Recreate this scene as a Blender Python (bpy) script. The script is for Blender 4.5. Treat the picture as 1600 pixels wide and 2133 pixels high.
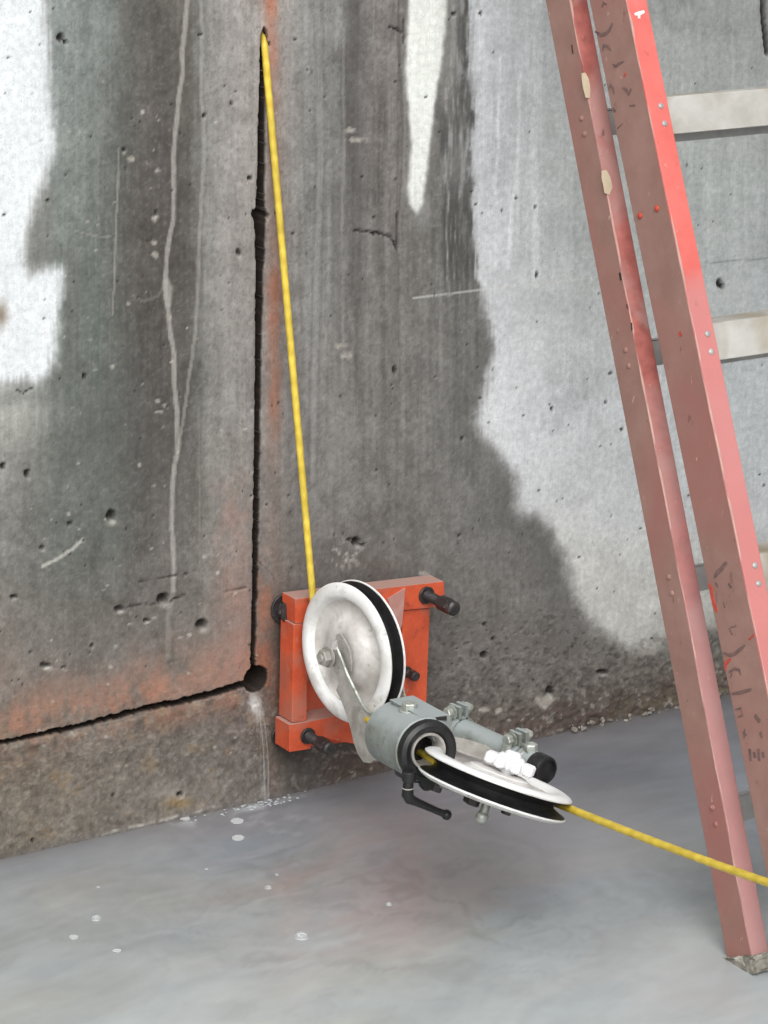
import bpy, bmesh, math, random
import numpy as np
from mathutils import Vector, Matrix

random.seed(5)
for o in list(bpy.data.objects): bpy.data.objects.remove(o)
S = bpy.context.scene
COL = S.collection
PI = math.pi

# ------------------------------------------------------------------ camera
FPX = 6000.0; IW, IH = 1600.0, 2133.0
pt, ro, hd = math.radians(16.68), math.radians(1.19), math.radians(33.6)
FW = np.array([math.sin(hd)*math.cos(pt), math.cos(hd)*math.cos(pt), -math.sin(pt)])
R0 = np.array([math.cos(hd), -math.sin(hd), 0.0]); U0 = np.cross(R0, FW)
RT = R0*math.cos(ro)+U0*math.sin(ro); UP = -R0*math.sin(ro)+U0*math.cos(ro)

def ray(u, v):
    return RT*((u-IW/2)/FPX) - UP*((v-IH/2)/FPX) + FW
CAM = -ray(700, 1633)*4.4            # the wall's foot below the pulley is the origin

cd = bpy.data.cameras.new("camera"); cam = bpy.data.objects.new("camera", cd); COL.objects.link(cam)
cd.sensor_fit = 'VERTICAL'; cd.sensor_height = 24.0; cd.lens = 24.0*FPX/IH
cd.clip_start = 0.05; cd.clip_end = 500
M = Matrix(((RT[0], UP[0], -FW[0], CAM[0]), (RT[1], UP[1], -FW[1], CAM[1]), (RT[2], UP[2], -FW[2], CAM[2]), (0, 0, 0, 1)))
cam.matrix_world = M
S.camera = cam
S.render.resolution_x, S.render.resolution_y = 768, 1024

# ------------------------------------------------------------------ light
w = bpy.data.worlds.new("World"); S.world = w; w.use_nodes = True
nt = w.node_tree; nt.nodes.clear()
sky = nt.nodes.new('ShaderNodeTexSky'); sky.sky_type = 'NISHITA'; sky.sun_disc = False
sun_dir = Vector((-0.42, -0.72, 0.80)).normalized()        # towards the sun
sky.sun_elevation = math.asin(sun_dir.z); sky.sun_rotation = math.atan2(sun_dir.x, sun_dir.y)
sky.dust_density = 4.0; sky.air_density = 1.0
hs = nt.nodes.new('ShaderNodeHueSaturation'); hs.inputs['Saturation'].default_value = 0.03
bg = nt.nodes.new('ShaderNodeBackground'); bg.inputs['Strength'].default_value = 0.14
out = nt.nodes.new('ShaderNodeOutputWorld')
nt.links.new(sky.outputs[0], hs.inputs['Color']); nt.links.new(hs.outputs[0], bg.inputs[0]); nt.links.new(bg.outputs[0], out.inputs[0])
sd = bpy.data.lights.new("sun", 'SUN'); sd.energy = 1.0; sd.angle = math.radians(42); sd.color = (1.0, 0.985, 0.965)
so = bpy.data.objects.new("sun", sd); COL.objects.link(so); so.location = (3, -4, 8)
so.rotation_euler = sun_dir.to_track_quat('Z', 'Y').to_euler()
S.view_settings.view_transform = 'Standard'; S.view_settings.look = 'None'; S.view_settings.gamma = 1.0
S.view_settings.use_curve_mapping = False
S.view_settings.exposure = 0.33
S.cycles.max_bounces = 6

# ------------------------------------------------------------------ helpers
def V(a): return Vector((float(a[0]), float(a[1]), float(a[2])))
def py(u, v, y):                      # the point at depth plane y seen at (u, v)
    d = ray(u, v); return V(CAM + d*((y-CAM[1])/d[1]))
def pz(u, v, z):
    d = ray(u, v); return V(CAM + d*((z-CAM[2])/d[2]))
def pd(u, v, t): return V(CAM + ray(u, v)*t)
def pplane(u, v, p0, n):
    d = V(ray(u, v)); c = V(CAM); return c + d*((p0-c).dot(n)/d.dot(n))
def project(x, y, z):
    dx, dy, dz = x-CAM[0], y-CAM[1], z-CAM[2]
    a = dx*RT[0]+dy*RT[1]+dz*RT[2]; b = dx*UP[0]+dy*UP[1]+dz*UP[2]; c = dx*FW[0]+dy*FW[1]+dz*FW[2]
    return IW/2+FPX*a/c, IH/2-FPX*b/c
def depth(p): return float((np.array(p)-CAM) @ FW)
def lin(c):
    return tuple((x/255.0/12.92 if x/255.0 <= .04045 else ((x/255.0+.055)/1.055)**2.4) for x in c)
def linA(a):
    a = np.asarray(a, float)/255.0
    return np.where(a <= .04045, a/12.92, ((np.maximum(a, 0)+.055)/1.055)**2.4)

def new_mat(name):
    m = bpy.data.materials.new(name); m.use_nodes = True
    return m, m.node_tree, m.node_tree.nodes['Principled BSDF']

def noisy_mat(name, c1, c2, rough=.5, scale=30, c3=None, s3=8, t3=(.5, .62), metallic=0, bump=.0, stretch=(1, 1, 1), t=(.35, .65), dust=None, dust_t=(.35, .8), spec=.5, bscale=None, bdist=.002, fade=None, speck=None):
    """two-tone grime, an optional third blotchy tone and settled dust on faces that look up"""
    m, t_, b = new_mat(name); N = t_.nodes.new; L = t_.links.new
    tc = N('ShaderNodeTexCoord'); mp = N('ShaderNodeMapping'); mp.inputs['Scale'].default_value = stretch
    L(tc.outputs['Object'], mp.inputs[0])
    n1 = N('ShaderNodeTexNoise'); n1.inputs['Scale'].default_value = scale; n1.inputs['Detail'].default_value = 8; n1.inputs['Roughness'].default_value = .65
    L(mp.outputs[0], n1.inputs[0])
    r1 = N('ShaderNodeValToRGB'); r1.color_ramp.elements[0].position = t[0]; r1.color_ramp.elements[1].position = t[1]
    r1.color_ramp.elements[0].color = (*lin(c1), 1); r1.color_ramp.elements[1].color = (*lin(c2), 1)
    L(n1.outputs['Fac'], r1.inputs[0]); cur = r1.outputs[0]
    def mix(cur, fac, c):
        x = N('ShaderNodeMix'); x.data_type = 'RGBA'; L(fac, x.inputs[0]); L(cur, x.inputs[6]); x.inputs[7].default_value = (*lin(c), 1); return x.outputs[2]
    if c3:
        n2 = N('ShaderNodeTexNoise'); n2.inputs['Scale'].default_value = s3; n2.inputs['Detail'].default_value = 6; n2.inputs['Distortion'].default_value = .6
        L(mp.outputs[0], n2.inputs[0])
        r2 = N('ShaderNodeMapRange'); r2.inputs[1].default_value, r2.inputs[2].default_value = t3; L(n2.outputs['Fac'], r2.inputs[0])
        cur = mix(cur, r2.outputs[0], c3)
    for (sc_, ssc, slo, shi, sst_) in (speck or ()):       # chips, splashes, grit
        ns = N('ShaderNodeTexNoise'); ns.inputs['Scale'].default_value = ssc; ns.inputs['Detail'].default_value = 4; ns.inputs['Roughness'].default_value = .6
        ms = N('ShaderNodeMapping'); ms.inputs['Scale'].default_value = sst_; L(tc.outputs['Object'], ms.inputs[0]); L(ms.outputs[0], ns.inputs[0])
        rs_ = N('ShaderNodeMapRange'); rs_.inputs[1].default_value = slo; rs_.inputs[2].default_value = shi; rs_.inputs[4].default_value = .85; L(ns.outputs['Fac'], rs_.inputs[0]); cur = mix(cur, rs_.outputs[0], sc_)
    if fade:                                             # worn, dusty lower stretch
        z0, z1, fc, fs = fade
        sx = N('ShaderNodeSeparateXYZ'); L(tc.outputs['Object'], sx.inputs[0])
        nz_ = N('ShaderNodeTexNoise'); nz_.inputs['Scale'].default_value = 40; L(tc.outputs['Object'], nz_.inputs[0])
        az = N('ShaderNodeMath'); az.operation = 'MULTIPLY_ADD'; L(nz_.outputs['Fac'], az.inputs[0]); az.inputs[1].default_value = .03; L(sx.outputs[2], az.inputs[2])
        fr = N('ShaderNodeMapRange'); fr.inputs[1].default_value = z0; fr.inputs[2].default_value = z1; fr.inputs[3].default_value = fs; fr.inputs[4].default_value = 0; L(az.outputs[0], fr.inputs[0])
        cur = mix(cur, fr.outputs[0], fc)
    if dust:
        g = N('ShaderNodeNewGeometry'); sp = N('ShaderNodeSeparateXYZ'); L(g.outputs['True Normal'], sp.inputs[0])
        n3 = N('ShaderNodeTexNoise'); n3.inputs['Scale'].default_value = 60; n3.inputs['Detail'].default_value = 4; L(tc.outputs['Object'], n3.inputs[0])
        ad = N('ShaderNodeMath'); ad.operation = 'MULTIPLY_ADD'; L(n3.outputs['Fac'], ad.inputs[0]); ad.inputs[1].default_value = .6; L(sp.outputs[2], ad.inputs[2])
        sb = N('ShaderNodeMapRange'); sb.inputs[1].default_value = dust_t[0]+.3; sb.inputs[2].default_value = dust_t[1]+.3; L(ad.outputs[0], sb.inputs[0])
        cur = mix(cur, sb.outputs[0], dust)
    L(cur, b.inputs['Base Color'])
    b.inputs['Roughness'].default_value = rough; b.inputs['Metallic'].default_value = metallic; b.inputs['Specular IOR Level'].default_value = spec
    if bump:
        nb = N('ShaderNodeTexNoise'); nb.inputs['Scale'].default_value = bscale or scale*4; nb.inputs['Detail'].default_value = 5; L(mp.outputs[0], nb.inputs[0])
        bp = N('ShaderNodeBump'); bp.inputs['Strength'].default_value = bump; bp.inputs['Distance'].default_value = bdist
        L(nb.outputs['Fac'], bp.inputs['Height']); L(bp.outputs[0], b.inputs['Normal'])
    return m

def painted_mat(name, fine, rough, bump, bdist, stretch=(1, 1, 1), amp=.22, spec=.3, coarse=None, layers=()):
    """colour attribute (stains, painted shade and reflection) with procedural grain on top"""
    m, t_, b = new_mat(name); N = t_.nodes.new; L = t_.links.new
    at = N('ShaderNodeAttribute'); at.attribute_name = 'Col'
    tc = N('ShaderNodeTexCoord'); mp = N('ShaderNodeMapping'); mp.inputs['Scale'].default_value = stretch; L(tc.outputs['Object'], mp.inputs[0])
    n1 = N('ShaderNodeTexNoise'); n1.inputs['Scale'].default_value = fine; n1.inputs['Detail'].default_value = 6; n1.inputs['Roughness'].default_value = .7; L(mp.outputs[0], n1.inputs[0])
    mr = N('ShaderNodeMapRange'); mr.inputs[1].default_value = .25; mr.inputs[2].default_value = .75; mr.inputs[3].default_value = 1-amp; mr.inputs[4].default_value = 1+amp
    L(n1.outputs['Fac'], mr.inputs[0])
    mx = N('ShaderNodeVectorMath'); mx.operation = 'SCALE'; L(at.outputs['Color'], mx.inputs[0]); L(mr.outputs[0], mx.inputs['Scale'])
    last = mx.outputs[0]
    for (sc, st, am, lo, hi_) in layers:
        mp2 = N('ShaderNodeMapping'); mp2.inputs['Scale'].default_value = st; L(tc.outputs['Object'], mp2.inputs[0])
        nn = N('ShaderNodeTexNoise'); nn.inputs['Scale'].default_value = sc; nn.inputs['Detail'].default_value = 5; nn.inputs['Roughness'].default_value = .6; L(mp2.outputs[0], nn.inputs[0])
        m2 = N('ShaderNodeMapRange'); m2.inputs[1].default_value = lo; m2.inputs[2].default_value = hi_; m2.inputs[3].default_value = 1-am; m2.inputs[4].default_value = 1+am*(1 if hi_ > .6 else 0); L(nn.outputs['Fac'], m2.inputs[0])
        x2 = N('ShaderNodeVectorMath'); x2.operation = 'SCALE'; L(last, x2.inputs[0]); L(m2.outputs[0], x2.inputs['Scale']); last = x2.outputs[0]
    L(last, b.inputs['Base Color'])
    b.inputs['Roughness'].default_value = rough; b.inputs['Specular IOR Level'].default_value = spec
    nb = N('ShaderNodeTexNoise'); nb.inputs['Scale'].default_value = coarse or fine*.7; nb.inputs['Detail'].default_value = 8; L(mp.outputs[0], nb.inputs[0])
    bp = N('ShaderNodeBump'); bp.inputs['Strength'].default_value = bump; bp.inputs['Distance'].default_value = bdist
    L(nb.outputs['Fac'], bp.inputs['Height']); L(bp.outputs[0], b.inputs['Normal'])
    return m

def obj(name, bm, mat, parent=None, smooth=False, label=None, cat=None, group=None, kind=None):
    me = bpy.data.meshes.new(name)
    if isinstance(bm, bmesh.types.BMesh):
        bmesh.ops.recalc_face_normals(bm, faces=bm.faces[:])
        bm.to_mesh(me); bm.free()
    else: me = bm
    if mat: me.materials.append(mat)
    if smooth:
        for p in me.polygons: p.use_smooth = True
        try: me.set_sharp_from_angle(angle=math.radians(38))
        except Exception: pass
    o = bpy.data.objects.new(name, me); COL.objects.link(o)
    if parent: o.parent = parent
    tag(o, label, cat, group, kind)
    return o
def tag(o, label=None, cat=None, group=None, kind=None):
    if label: o['label'] = label
    if cat: o['category'] = cat
    if group: o['group'] = group
    if kind: o['kind'] = kind
def empty(name, label, cat, group=None):
    o = bpy.data.objects.new(name, None); COL.objects.link(o); o.empty_display_size = .05; tag(o, label, cat, group); return o

def frame(axis, hint=Vector((0, 0, 1))):
    a = axis.normalized()
    if abs(a.dot(hint)) > .97: hint = Vector((1, 0, 0))
    x = hint.cross(a).normalized(); y = a.cross(x); return x, y, a
def lathe(bm, c, axis, prof, n=64, closed=False):
    """prof: list of (radius, height along the axis)"""
    x, y, a = frame(axis); rings = []
    for r, h in prof:
        if r < 1e-6: rings.append([bm.verts.new(c+a*h)])
        else: rings.append([bm.verts.new(c+a*h+(x*math.cos(2*PI*i/n)+y*math.sin(2*PI*i/n))*r) for i in range(n)])
    prs = list(zip(rings, rings[1:]))
    if closed: prs.append((rings[-1], rings[0]))
    for A, B in prs:
        for i in range(n):
            j = (i+1) % n
            if len(A) == 1 and len(B) == 1: break
            if len(A) == 1: bm.faces.new((A[0], B[i], B[j]))
            elif len(B) == 1: bm.faces.new((A[i], A[j], B[0]))
            else: bm.faces.new((A[i], A[j], B[j], B[i]))
def cyl(bm, p, q, r, n=24, r2=None, bev=0.0):
    a = q-p; L_ = a.length; r2 = r if r2 is None else r2; b = min(bev, r*.4, L_*.4)
    if b: lathe(bm, p, a, [(0, 0), (r-b, 0), (r, b), (r2, L_-b), (r2-b, L_), (0, L_)], n)
    else: lathe(bm, p, a, [(0, 0), (r, 0), (r2, L_), (0, L_)], n)
def hexnut(bm, p, q, r): cyl(bm, p, q, r, 6, bev=r*.12)
def tube(bm, pts, r, n=12, cap=True):
    """r: number or list"""
    rings = []; prev = None
    for i, p in enumerate(pts):
        d = (pts[min(i+1, len(pts)-1)]-pts[max(i-1, 0)]).normalized()
        if prev is None: x, y, _ = frame(d)
        else:
            x = (prev-d*prev.dot(d)).normalized(); y = d.cross(x)
        prev = x; rr = r[i] if hasattr(r, '__len__') else r
        rings.append([bm.verts.new(p+(x*math.cos(2*PI*k/n)+y*math.sin(2*PI*k/n))*rr) for k in range(n)])
    for A, B in zip(rings, rings[1:]):
        for k in range(n): bm.faces.new((A[k], A[(k+1) % n], B[(k+1) % n], B[k]))
    if cap: bm.faces.new(rings[0][::-1]); bm.faces.new(rings[-1])
def prism(bm, pts, vec, bev=0.0):
    """closed outline extruded by vec"""
    A = [bm.verts.new(p) for p in pts]; B = [bm.verts.new(p+vec) for p in pts]; n = len(pts)
    fs = [bm.faces.new(A[::-1]), bm.faces.new(B)] + [bm.faces.new((A[i], A[(i+1) % n], B[(i+1) % n], B[i])) for i in range(n)]
    if bev:
        es = set(e for f in fs for e in f.edges)
        bmesh.ops.bevel(bm, geom=list(es), offset=bev, segments=2, affect='EDGES', profile=.6)
def box(bm, c, ax, half, bev=0.0):
    x, y, z = ax; P = [c+x*(sx*half[0])+y*(sy*half[1])-z*half[2] for sx, sy in ((-1, -1), (1, -1), (1, 1), (-1, 1))]
    prism(bm, P, z*(2*half[2]), bev)
def sphere(bm, c, r, n=16, squash=1.0, z0=-1.0):
    prof = []
    for i in range(n+1):
        a = -PI/2+PI*i/n
        if math.sin(a) < z0-1e-6: continue
        prof.append((max(r*math.cos(a), 0), r*math.sin(a)*squash))
    lathe(bm, c, Vector((0, 0, 1)), prof, 2*n)

# ------------------------------------------------------------------ numpy noise for surface stains
def _h(ix, iy, seed):
    n = (ix.astype(np.int64)*374761393 + iy.astype(np.int64)*668265263 + seed*1442695041) & 0x7fffffff
    n = ((n ^ (n >> 13))*1274126177) & 0x7fffffff
    n = (n ^ (n >> 16)) & 0xffff
    return n/65535.0
def vnoise(x, y, seed=0):
    ix, iy = np.floor(x), np.floor(y); fx, fy = x-ix, y-iy
    fx = fx*fx*fx*(fx*(fx*6-15)+10); fy = fy*fy*fy*(fy*(fy*6-15)+10)
    a = _h(ix, iy, seed); b = _h(ix+1, iy, seed); c = _h(ix, iy+1, seed); d = _h(ix+1, iy+1, seed)
    return a+(b-a)*fx+(c-a)*fy+(a-b-c+d)*fx*fy
def fbm(x, y, seed=0, o=4, g=.5):
    s = 0; a = 1; t = 0
    for i in range(o):
        s = s+a*(vnoise(x*2**i+17.3*i, y*2**i-9.1*i, seed+i)-.5)*2; t += a; a *= g
    return s/t
def sst(a, b, x):
    t = np.clip((x-a)/(b-a), 0, 1); return t*t*(3-2*t)
def seg_d(U, Vv, a, b):
    dx, dy = b[0]-a[0], b[1]-a[1]; L2 = dx*dx+dy*dy+1e-9
    t = np.clip(((U-a[0])*dx+(Vv-a[1])*dy)/L2, 0, 1)
    return np.hypot(U-a[0]-t*dx, Vv-a[1]-t*dy)
def line_d(U, Vv, pts):
    d = np.full(U.shape, 1e9)
    for a, b in zip(pts, pts[1:]): d = np.minimum(d, seg_d(U, Vv, a, b))
    return d
def poly_sd(U, Vv, pts):
    """signed distance, negative inside"""
    d = np.full(U.shape, 1e9); ins = np.zeros(U.shape, bool); n = len(pts)
    for i in range(n):
        a, b = pts[i], pts[(i+1) % n]
        d = np.minimum(d, seg_d(U, Vv, a, b))
        c = ((a[1] > Vv) != (b[1] > Vv)) & (U < (b[0]-a[0])*(Vv-a[1])/(b[1]-a[1]+1e-12)+a[0])
        ins ^= c
    return np.where(ins, -d, d)
def grid_mesh(name, X, Y, Z, C):
    nz, nx = X.shape
    co = np.stack([X, Y, Z], -1).reshape(-1, 3).astype(np.float32)
    i = np.arange(nz-1)[:, None]*nx+np.arange(nx-1)[None, :]
    q = np.stack([i, i+1, i+nx+1, i+nx], -1).reshape(-1, 4).astype(np.int32)
    me = bpy.data.meshes.new(name)
    me.vertices.add(len(co)); me.vertices.foreach_set('co', co.ravel())
    me.loops.add(q.size); me.loops.foreach_set('vertex_index', q.ravel())
    me.polygons.add(len(q)); me.polygons.foreach_set('loop_start', np.arange(0, q.size, 4, dtype=np.int32))
    me.polygons.foreach_set('use_smooth', np.ones(len(q), bool))
    me.update(calc_edges=True)
    at = me.color_attributes.new('Col', 'FLOAT_COLOR', 'POINT')
    rgba = np.ones((len(co), 4), np.float32); rgba[:, :3] = C.reshape(-1, 3)
    at.data.foreach_set('color', rgba.ravel())
    return me

# ------------------------------------------------------------------ concrete wall
def axis(parts):
    out = []
    for a, b, st in parts: out += list(np.arange(a, b, st))
    return np.array(out+[parts[-1][1]])
gx = axis([(-5, -.75, .06), (-.75, -.18, .0026), (-.18, -.10, .0011), (-.10, .86, .0027), (.86, 6, .06)])
gz = axis([(-.08, .10, .0024), (.10, .235, .0014), (.235, 1.26, .0029), (1.26, 3.6, .05)])
GX, GZ = np.meshgrid(gx, gz)
U, W = project(GX, 0*GX, GZ)
wob = fbm(U/40, W/60, 3, 4)
wob2 = fbm(U/14, W/22, 8, 4)
fine = fbm(GX*260, GZ*260, 12, 3)
us = [-400, 0, 60, 140, 200, 260, 330, 395, 412, 430, 500, 580, 640, 700, 740, 800, 860, 940, 1000, 1150, 1400, 1900]
rows = [50, 450, 850, 1150, 1400, 1600, 1760]
T = {
 -400: [(150,152,150),(150,152,150),(140,140,134),(122,122,116),(128,112,100),(112,100,84),(112,104,90)],
 0:   [(160,162,160),(160,162,158),(140,141,135),(122,123,117),(126,112,102),(110,97,82),(112,104,90)],
 60:  [(150,153,151),(135,137,133),(126,128,122),(112,113,108),(116,108,100),(114,101,86),(114,106,92)],
 140: [(134,139,138),(117,121,117),(106,108,102),(105,106,100),(112,105,98),(116,105,92),(118,110,98)],
 200: [(121,126,124),(112,115,110),(98,100,95),(102,101,96),(110,104,97),(116,106,95),(118,110,99)],
 260: [(110,110,105),(97,93,87),(98,95,90),(100,97,92),(110,103,96),(114,106,96),(118,110,100)],
 330: [(103,98,91),(91,86,80),(92,88,82),(102,98,93),(112,104,97),(112,105,96),(122,114,104)],
 395: [(106,103,97),(94,90,84),(96,92,87),(106,103,98),(116,108,100),(110,103,95),(124,117,108)],
 412: [(118,118,113),(112,111,106),(110,109,104),(110,107,101),(118,110,102),(110,103,95),(124,117,108)],
 430: [(138,138,134),(132,132,128),(124,124,119),(119,117,111),(121,111,103),(110,103,95),(124,117,108)],
 500: [(152,147,144),(147,143,139),(137,134,130),(134,124,117),(132,112,103),(112,104,98),(122,116,108)],
 580: [(150,143,138),(134,127,121),(126,122,118),(118,109,103),(96,76,66),(92,84,76),(104,98,92)],
 640: [(134,136,133),(129,130,127),(131,130,127),(113,109,105),(86,78,72),(80,75,70),(84,80,76)],
 700: [(122,124,122),(113,113,110),(122,120,116),(108,105,101),(90,85,80),(82,77,72),(80,76,72)],
 740: [(103,102,100),(103,101,98),(118,116,112),(106,103,99),(94,90,85),(84,79,74),(80,76,72)],
 800: [(124,119,115),(114,110,106),(117,114,110),(104,101,97),(98,94,90),(88,83,78),(84,80,76)],
 860: [(130,128,123),(109,107,103),(117,115,111),(106,104,100),(102,98,93),(94,86,80),(90,84,78)],
 940: [(108,107,104),(104,102,98),(116,115,111),(112,110,106),(108,103,97),(98,88,81),(92,86,80)],
 1000:[(112,113,113),(106,106,104),(115,115,112),(113,111,107),(112,107,101),(100,89,82),(92,86,80)],
 1150:[(116,117,117),(112,112,110),(116,116,113),(115,113,109),(113,107,100),(104,92,84),(92,86,80)],
 1400:[(118,119,118),(112,112,110),(116,116,113),(118,116,110),(114,108,98),(98,90,80),(92,86,80)],
 1900:[(118,119,118),(112,112,110),(116,116,113),(118,116,110),(114,108,98),(98,90,80),(92,86,80)]}
tab = np.array([T[u] for u in us], float)               # [u][row][3]
Uw = U+wob*10+wob2*4; Ww = W+wob*30
fi = np.interp(Uw, us, np.arange(len(us))); fj = np.interp(Ww, rows, np.arange(len(rows)))
i0 = np.clip(fi.astype(int), 0, len(us)-2); j0 = np.clip(fj.astype(int), 0, len(rows)-2); a = (fi-i0)[..., None]; b = (fj-j0)[..., None]
C = (tab[i0, j0]*(1-a)+tab[i0+1, j0]*a)*(1-b)+(tab[i0, j0+1]*(1-a)+tab[i0+1, j0+1]*a)*b
D = np.zeros_like(U)                                     # depth of hollows in metres, into the wall
def blend(m, c):
    global C
    C = C+(np.array(c, float)-C)*np.clip(m, 0, 1)[..., None]
def add(m, k=(1, 1, 1)):
    global C
    C = C+m[..., None]*np.array(k, float)
C = (C*.66+C.mean(-1, keepdims=True)*.34)*np.array([.985, .975, .965])
# run-down streaks, stronger high on the wall
hi = 1-sst(700, 1250, W)
st1 = fbm(U/7, W/240, 21, 4); st2 = fbm(U/18, W/420, 31, 3); st3 = fbm(U/3.5, W/110, 41, 3)
add((st1*9+st2*6+st3*4)*(.35+.65*hi))
midz = sst(590, 650, U)*(1-sst(985, 1010, U))
add((st1*8+st2*7)*midz*hi); add(fbm(U/16, W/20, 63, 4)*6)
add(fbm(U/60, W/60, 51, 5)*11+fbm(U/9, W/12, 61, 4)*7.5+fine*6+fbm(U/24, W/40, 66, 4)*9)
spk = fbm(U/5, W/5, 68, 2); blend(sst(.36, .52, spk)*.24, (78, 74, 70)); blend(sst(.4, .52, -spk)*.2, (158, 155, 150))
dkb = np.exp(-(((U-325)/75)**4))*(1-sst(850, 1250, W)); C = C*(1-.10*dkb*(1+st2*.8))[..., None]
# greenish algae tint on the left, rust-brown tone towards the slot
gm = sst(70, 130, U)*(1-sst(230, 300, U))*(.5+.5*vnoise(U/30, W/160, 5))*(1-sst(1100, 1300, W))
add(gm, (-4, 1, 0))
for (c_, r_, k_) in (((180, 980), 130, 1), ((230, 900), 90, 1)):
    blend(np.exp(-((U-c_[0])**2+((W-c_[1])*.6)**2)/r_**2)*.4*(.6+.6*wob2), (86, 88, 84))
# thick dark runs
for pts, wd, c_, s_ in (([(735, 0), (738, 300), (742, 520), (748, 620)], 20, (88, 85, 82), .55), ([(700, 380), (703, 600), (700, 720)], 12, (100, 98, 95), .35),
                     ([(828, 300), (822, 500), (820, 800)], 8, (92, 88, 84), .35), ([(262, 0), (262, 60)], 14, (96, 90, 84), .4),
                     ([(180, 0), (178, 120)], 5, (100, 106, 106), .5), ([(178, 440), (180, 780)], 6, (96, 98, 92), .4), ([(1008, 200), (1006, 480)], 7, (180, 187, 195), .0),
                     ([(258, 200), (258, 300)], 9, (84, 84, 80), .6)):
    d = line_d(U+wob*8, W, pts); blend((1-sst(wd*.4, wd*1.3, d))*s_*(.75+.5*st3), c_)

# pale lime wash right of the saw cut
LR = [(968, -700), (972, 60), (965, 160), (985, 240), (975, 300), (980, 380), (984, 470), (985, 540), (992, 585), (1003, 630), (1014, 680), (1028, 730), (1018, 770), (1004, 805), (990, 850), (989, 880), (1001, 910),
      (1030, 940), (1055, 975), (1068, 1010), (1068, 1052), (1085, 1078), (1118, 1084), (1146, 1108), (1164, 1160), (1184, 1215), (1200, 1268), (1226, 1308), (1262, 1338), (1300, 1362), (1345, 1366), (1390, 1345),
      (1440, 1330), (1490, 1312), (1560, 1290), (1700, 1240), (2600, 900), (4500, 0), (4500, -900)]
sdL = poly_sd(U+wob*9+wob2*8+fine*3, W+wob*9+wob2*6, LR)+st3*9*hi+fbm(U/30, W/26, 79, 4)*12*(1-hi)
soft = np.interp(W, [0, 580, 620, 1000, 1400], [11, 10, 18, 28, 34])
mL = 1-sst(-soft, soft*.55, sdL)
tl_u = [980, 1060, 1200, 1320, 1480, 1620]; tl_v = [50, 350, 600, 850, 1050, 1200, 1330]
TL = np.array([[(186,190,196),(182,187,192),(190,194,197),(200,204,206),(192,195,197),(186,187,182),(160,158,150)],
      [(193,197,202),(186,191,195),(196,200,204),(205,208,212),(198,201,204),(192,192,186),(176,174,166)],
      [(192,199,200),(182,190,188),(190,196,196),(198,202,206),(202,204,206),(196,196,188),(186,184,176)],
      [(184,191,189),(174,182,178),(182,190,188),(192,198,200),(196,200,202),(194,193,186),(186,184,176)],
      [(174,180,178),(168,175,172),(178,185,184),(182,188,190),(186,190,192),(180,181,174),(150,146,136)],
      [(172,178,176),(166,173,171),(176,182,184),(178,184,188),(182,186,188),(170,172,168),(140,136,126)]], float)
fi = np.interp(U+wob*20, tl_u, np.arange(6)); fj = np.interp(W+wob*40, tl_v, np.arange(7))
i0 = np.clip(fi.astype(int), 0, 4); j0 = np.clip(fj.astype(int), 0, 5); a = (fi-i0)[..., None]; b = (fj-j0)[..., None]
CLt = (TL[i0, j0]*(1-a)+TL[i0+1, j0]*a)*(1-b)+(TL[i0, j0+1]*(1-a)+TL[i0+1, j0+1]*a)*b
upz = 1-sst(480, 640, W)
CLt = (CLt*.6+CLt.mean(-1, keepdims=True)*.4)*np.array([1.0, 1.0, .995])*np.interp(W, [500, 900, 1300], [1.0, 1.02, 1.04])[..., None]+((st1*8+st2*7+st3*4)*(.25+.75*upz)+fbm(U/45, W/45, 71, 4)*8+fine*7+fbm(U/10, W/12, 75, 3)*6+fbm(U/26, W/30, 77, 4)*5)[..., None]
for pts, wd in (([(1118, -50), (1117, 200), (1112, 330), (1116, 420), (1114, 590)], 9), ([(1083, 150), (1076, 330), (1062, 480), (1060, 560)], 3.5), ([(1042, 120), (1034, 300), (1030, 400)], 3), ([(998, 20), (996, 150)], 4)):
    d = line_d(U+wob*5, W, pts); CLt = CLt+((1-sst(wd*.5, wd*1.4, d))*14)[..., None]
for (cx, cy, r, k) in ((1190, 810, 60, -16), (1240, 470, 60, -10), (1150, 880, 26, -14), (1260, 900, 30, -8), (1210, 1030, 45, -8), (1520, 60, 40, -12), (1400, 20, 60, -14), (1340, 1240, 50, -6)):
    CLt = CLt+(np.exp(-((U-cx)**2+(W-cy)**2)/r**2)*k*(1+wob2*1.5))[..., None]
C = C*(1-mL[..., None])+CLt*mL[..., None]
# dark column along its left edge
dk = sst(918, 930, Uw)*(1-sst(972, 1000, Uw))*(1-sst(520, 680, W))*(1-mL*.6)
stv = fbm(U/4.5, W/70, 45, 4); blend(dk*np.clip(.4+stv*1.8+.4*wob, 0, .9), (72, 71, 69))
blend(dk*sst(.18, .45, -stv)*.5, (165, 166, 166))
for (cx, cy, rx, ry, k) in ((965, 185, 20, 38, .75), (942, 60, 26, 50, .5), (940, 245, 16, 26, .45), (975, 520, 14, 60, .5), (970, 380, 12, 60, .35)):
    blend(np.exp(-(((U-cx)/rx)**2+((W-cy)/ry)**2))*k*(.7+.6*st1), (82, 80, 77))
blend(np.exp(-(((U-955)/28)**2+((W-340)/70)**2))*.35, (165, 167, 166))
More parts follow.
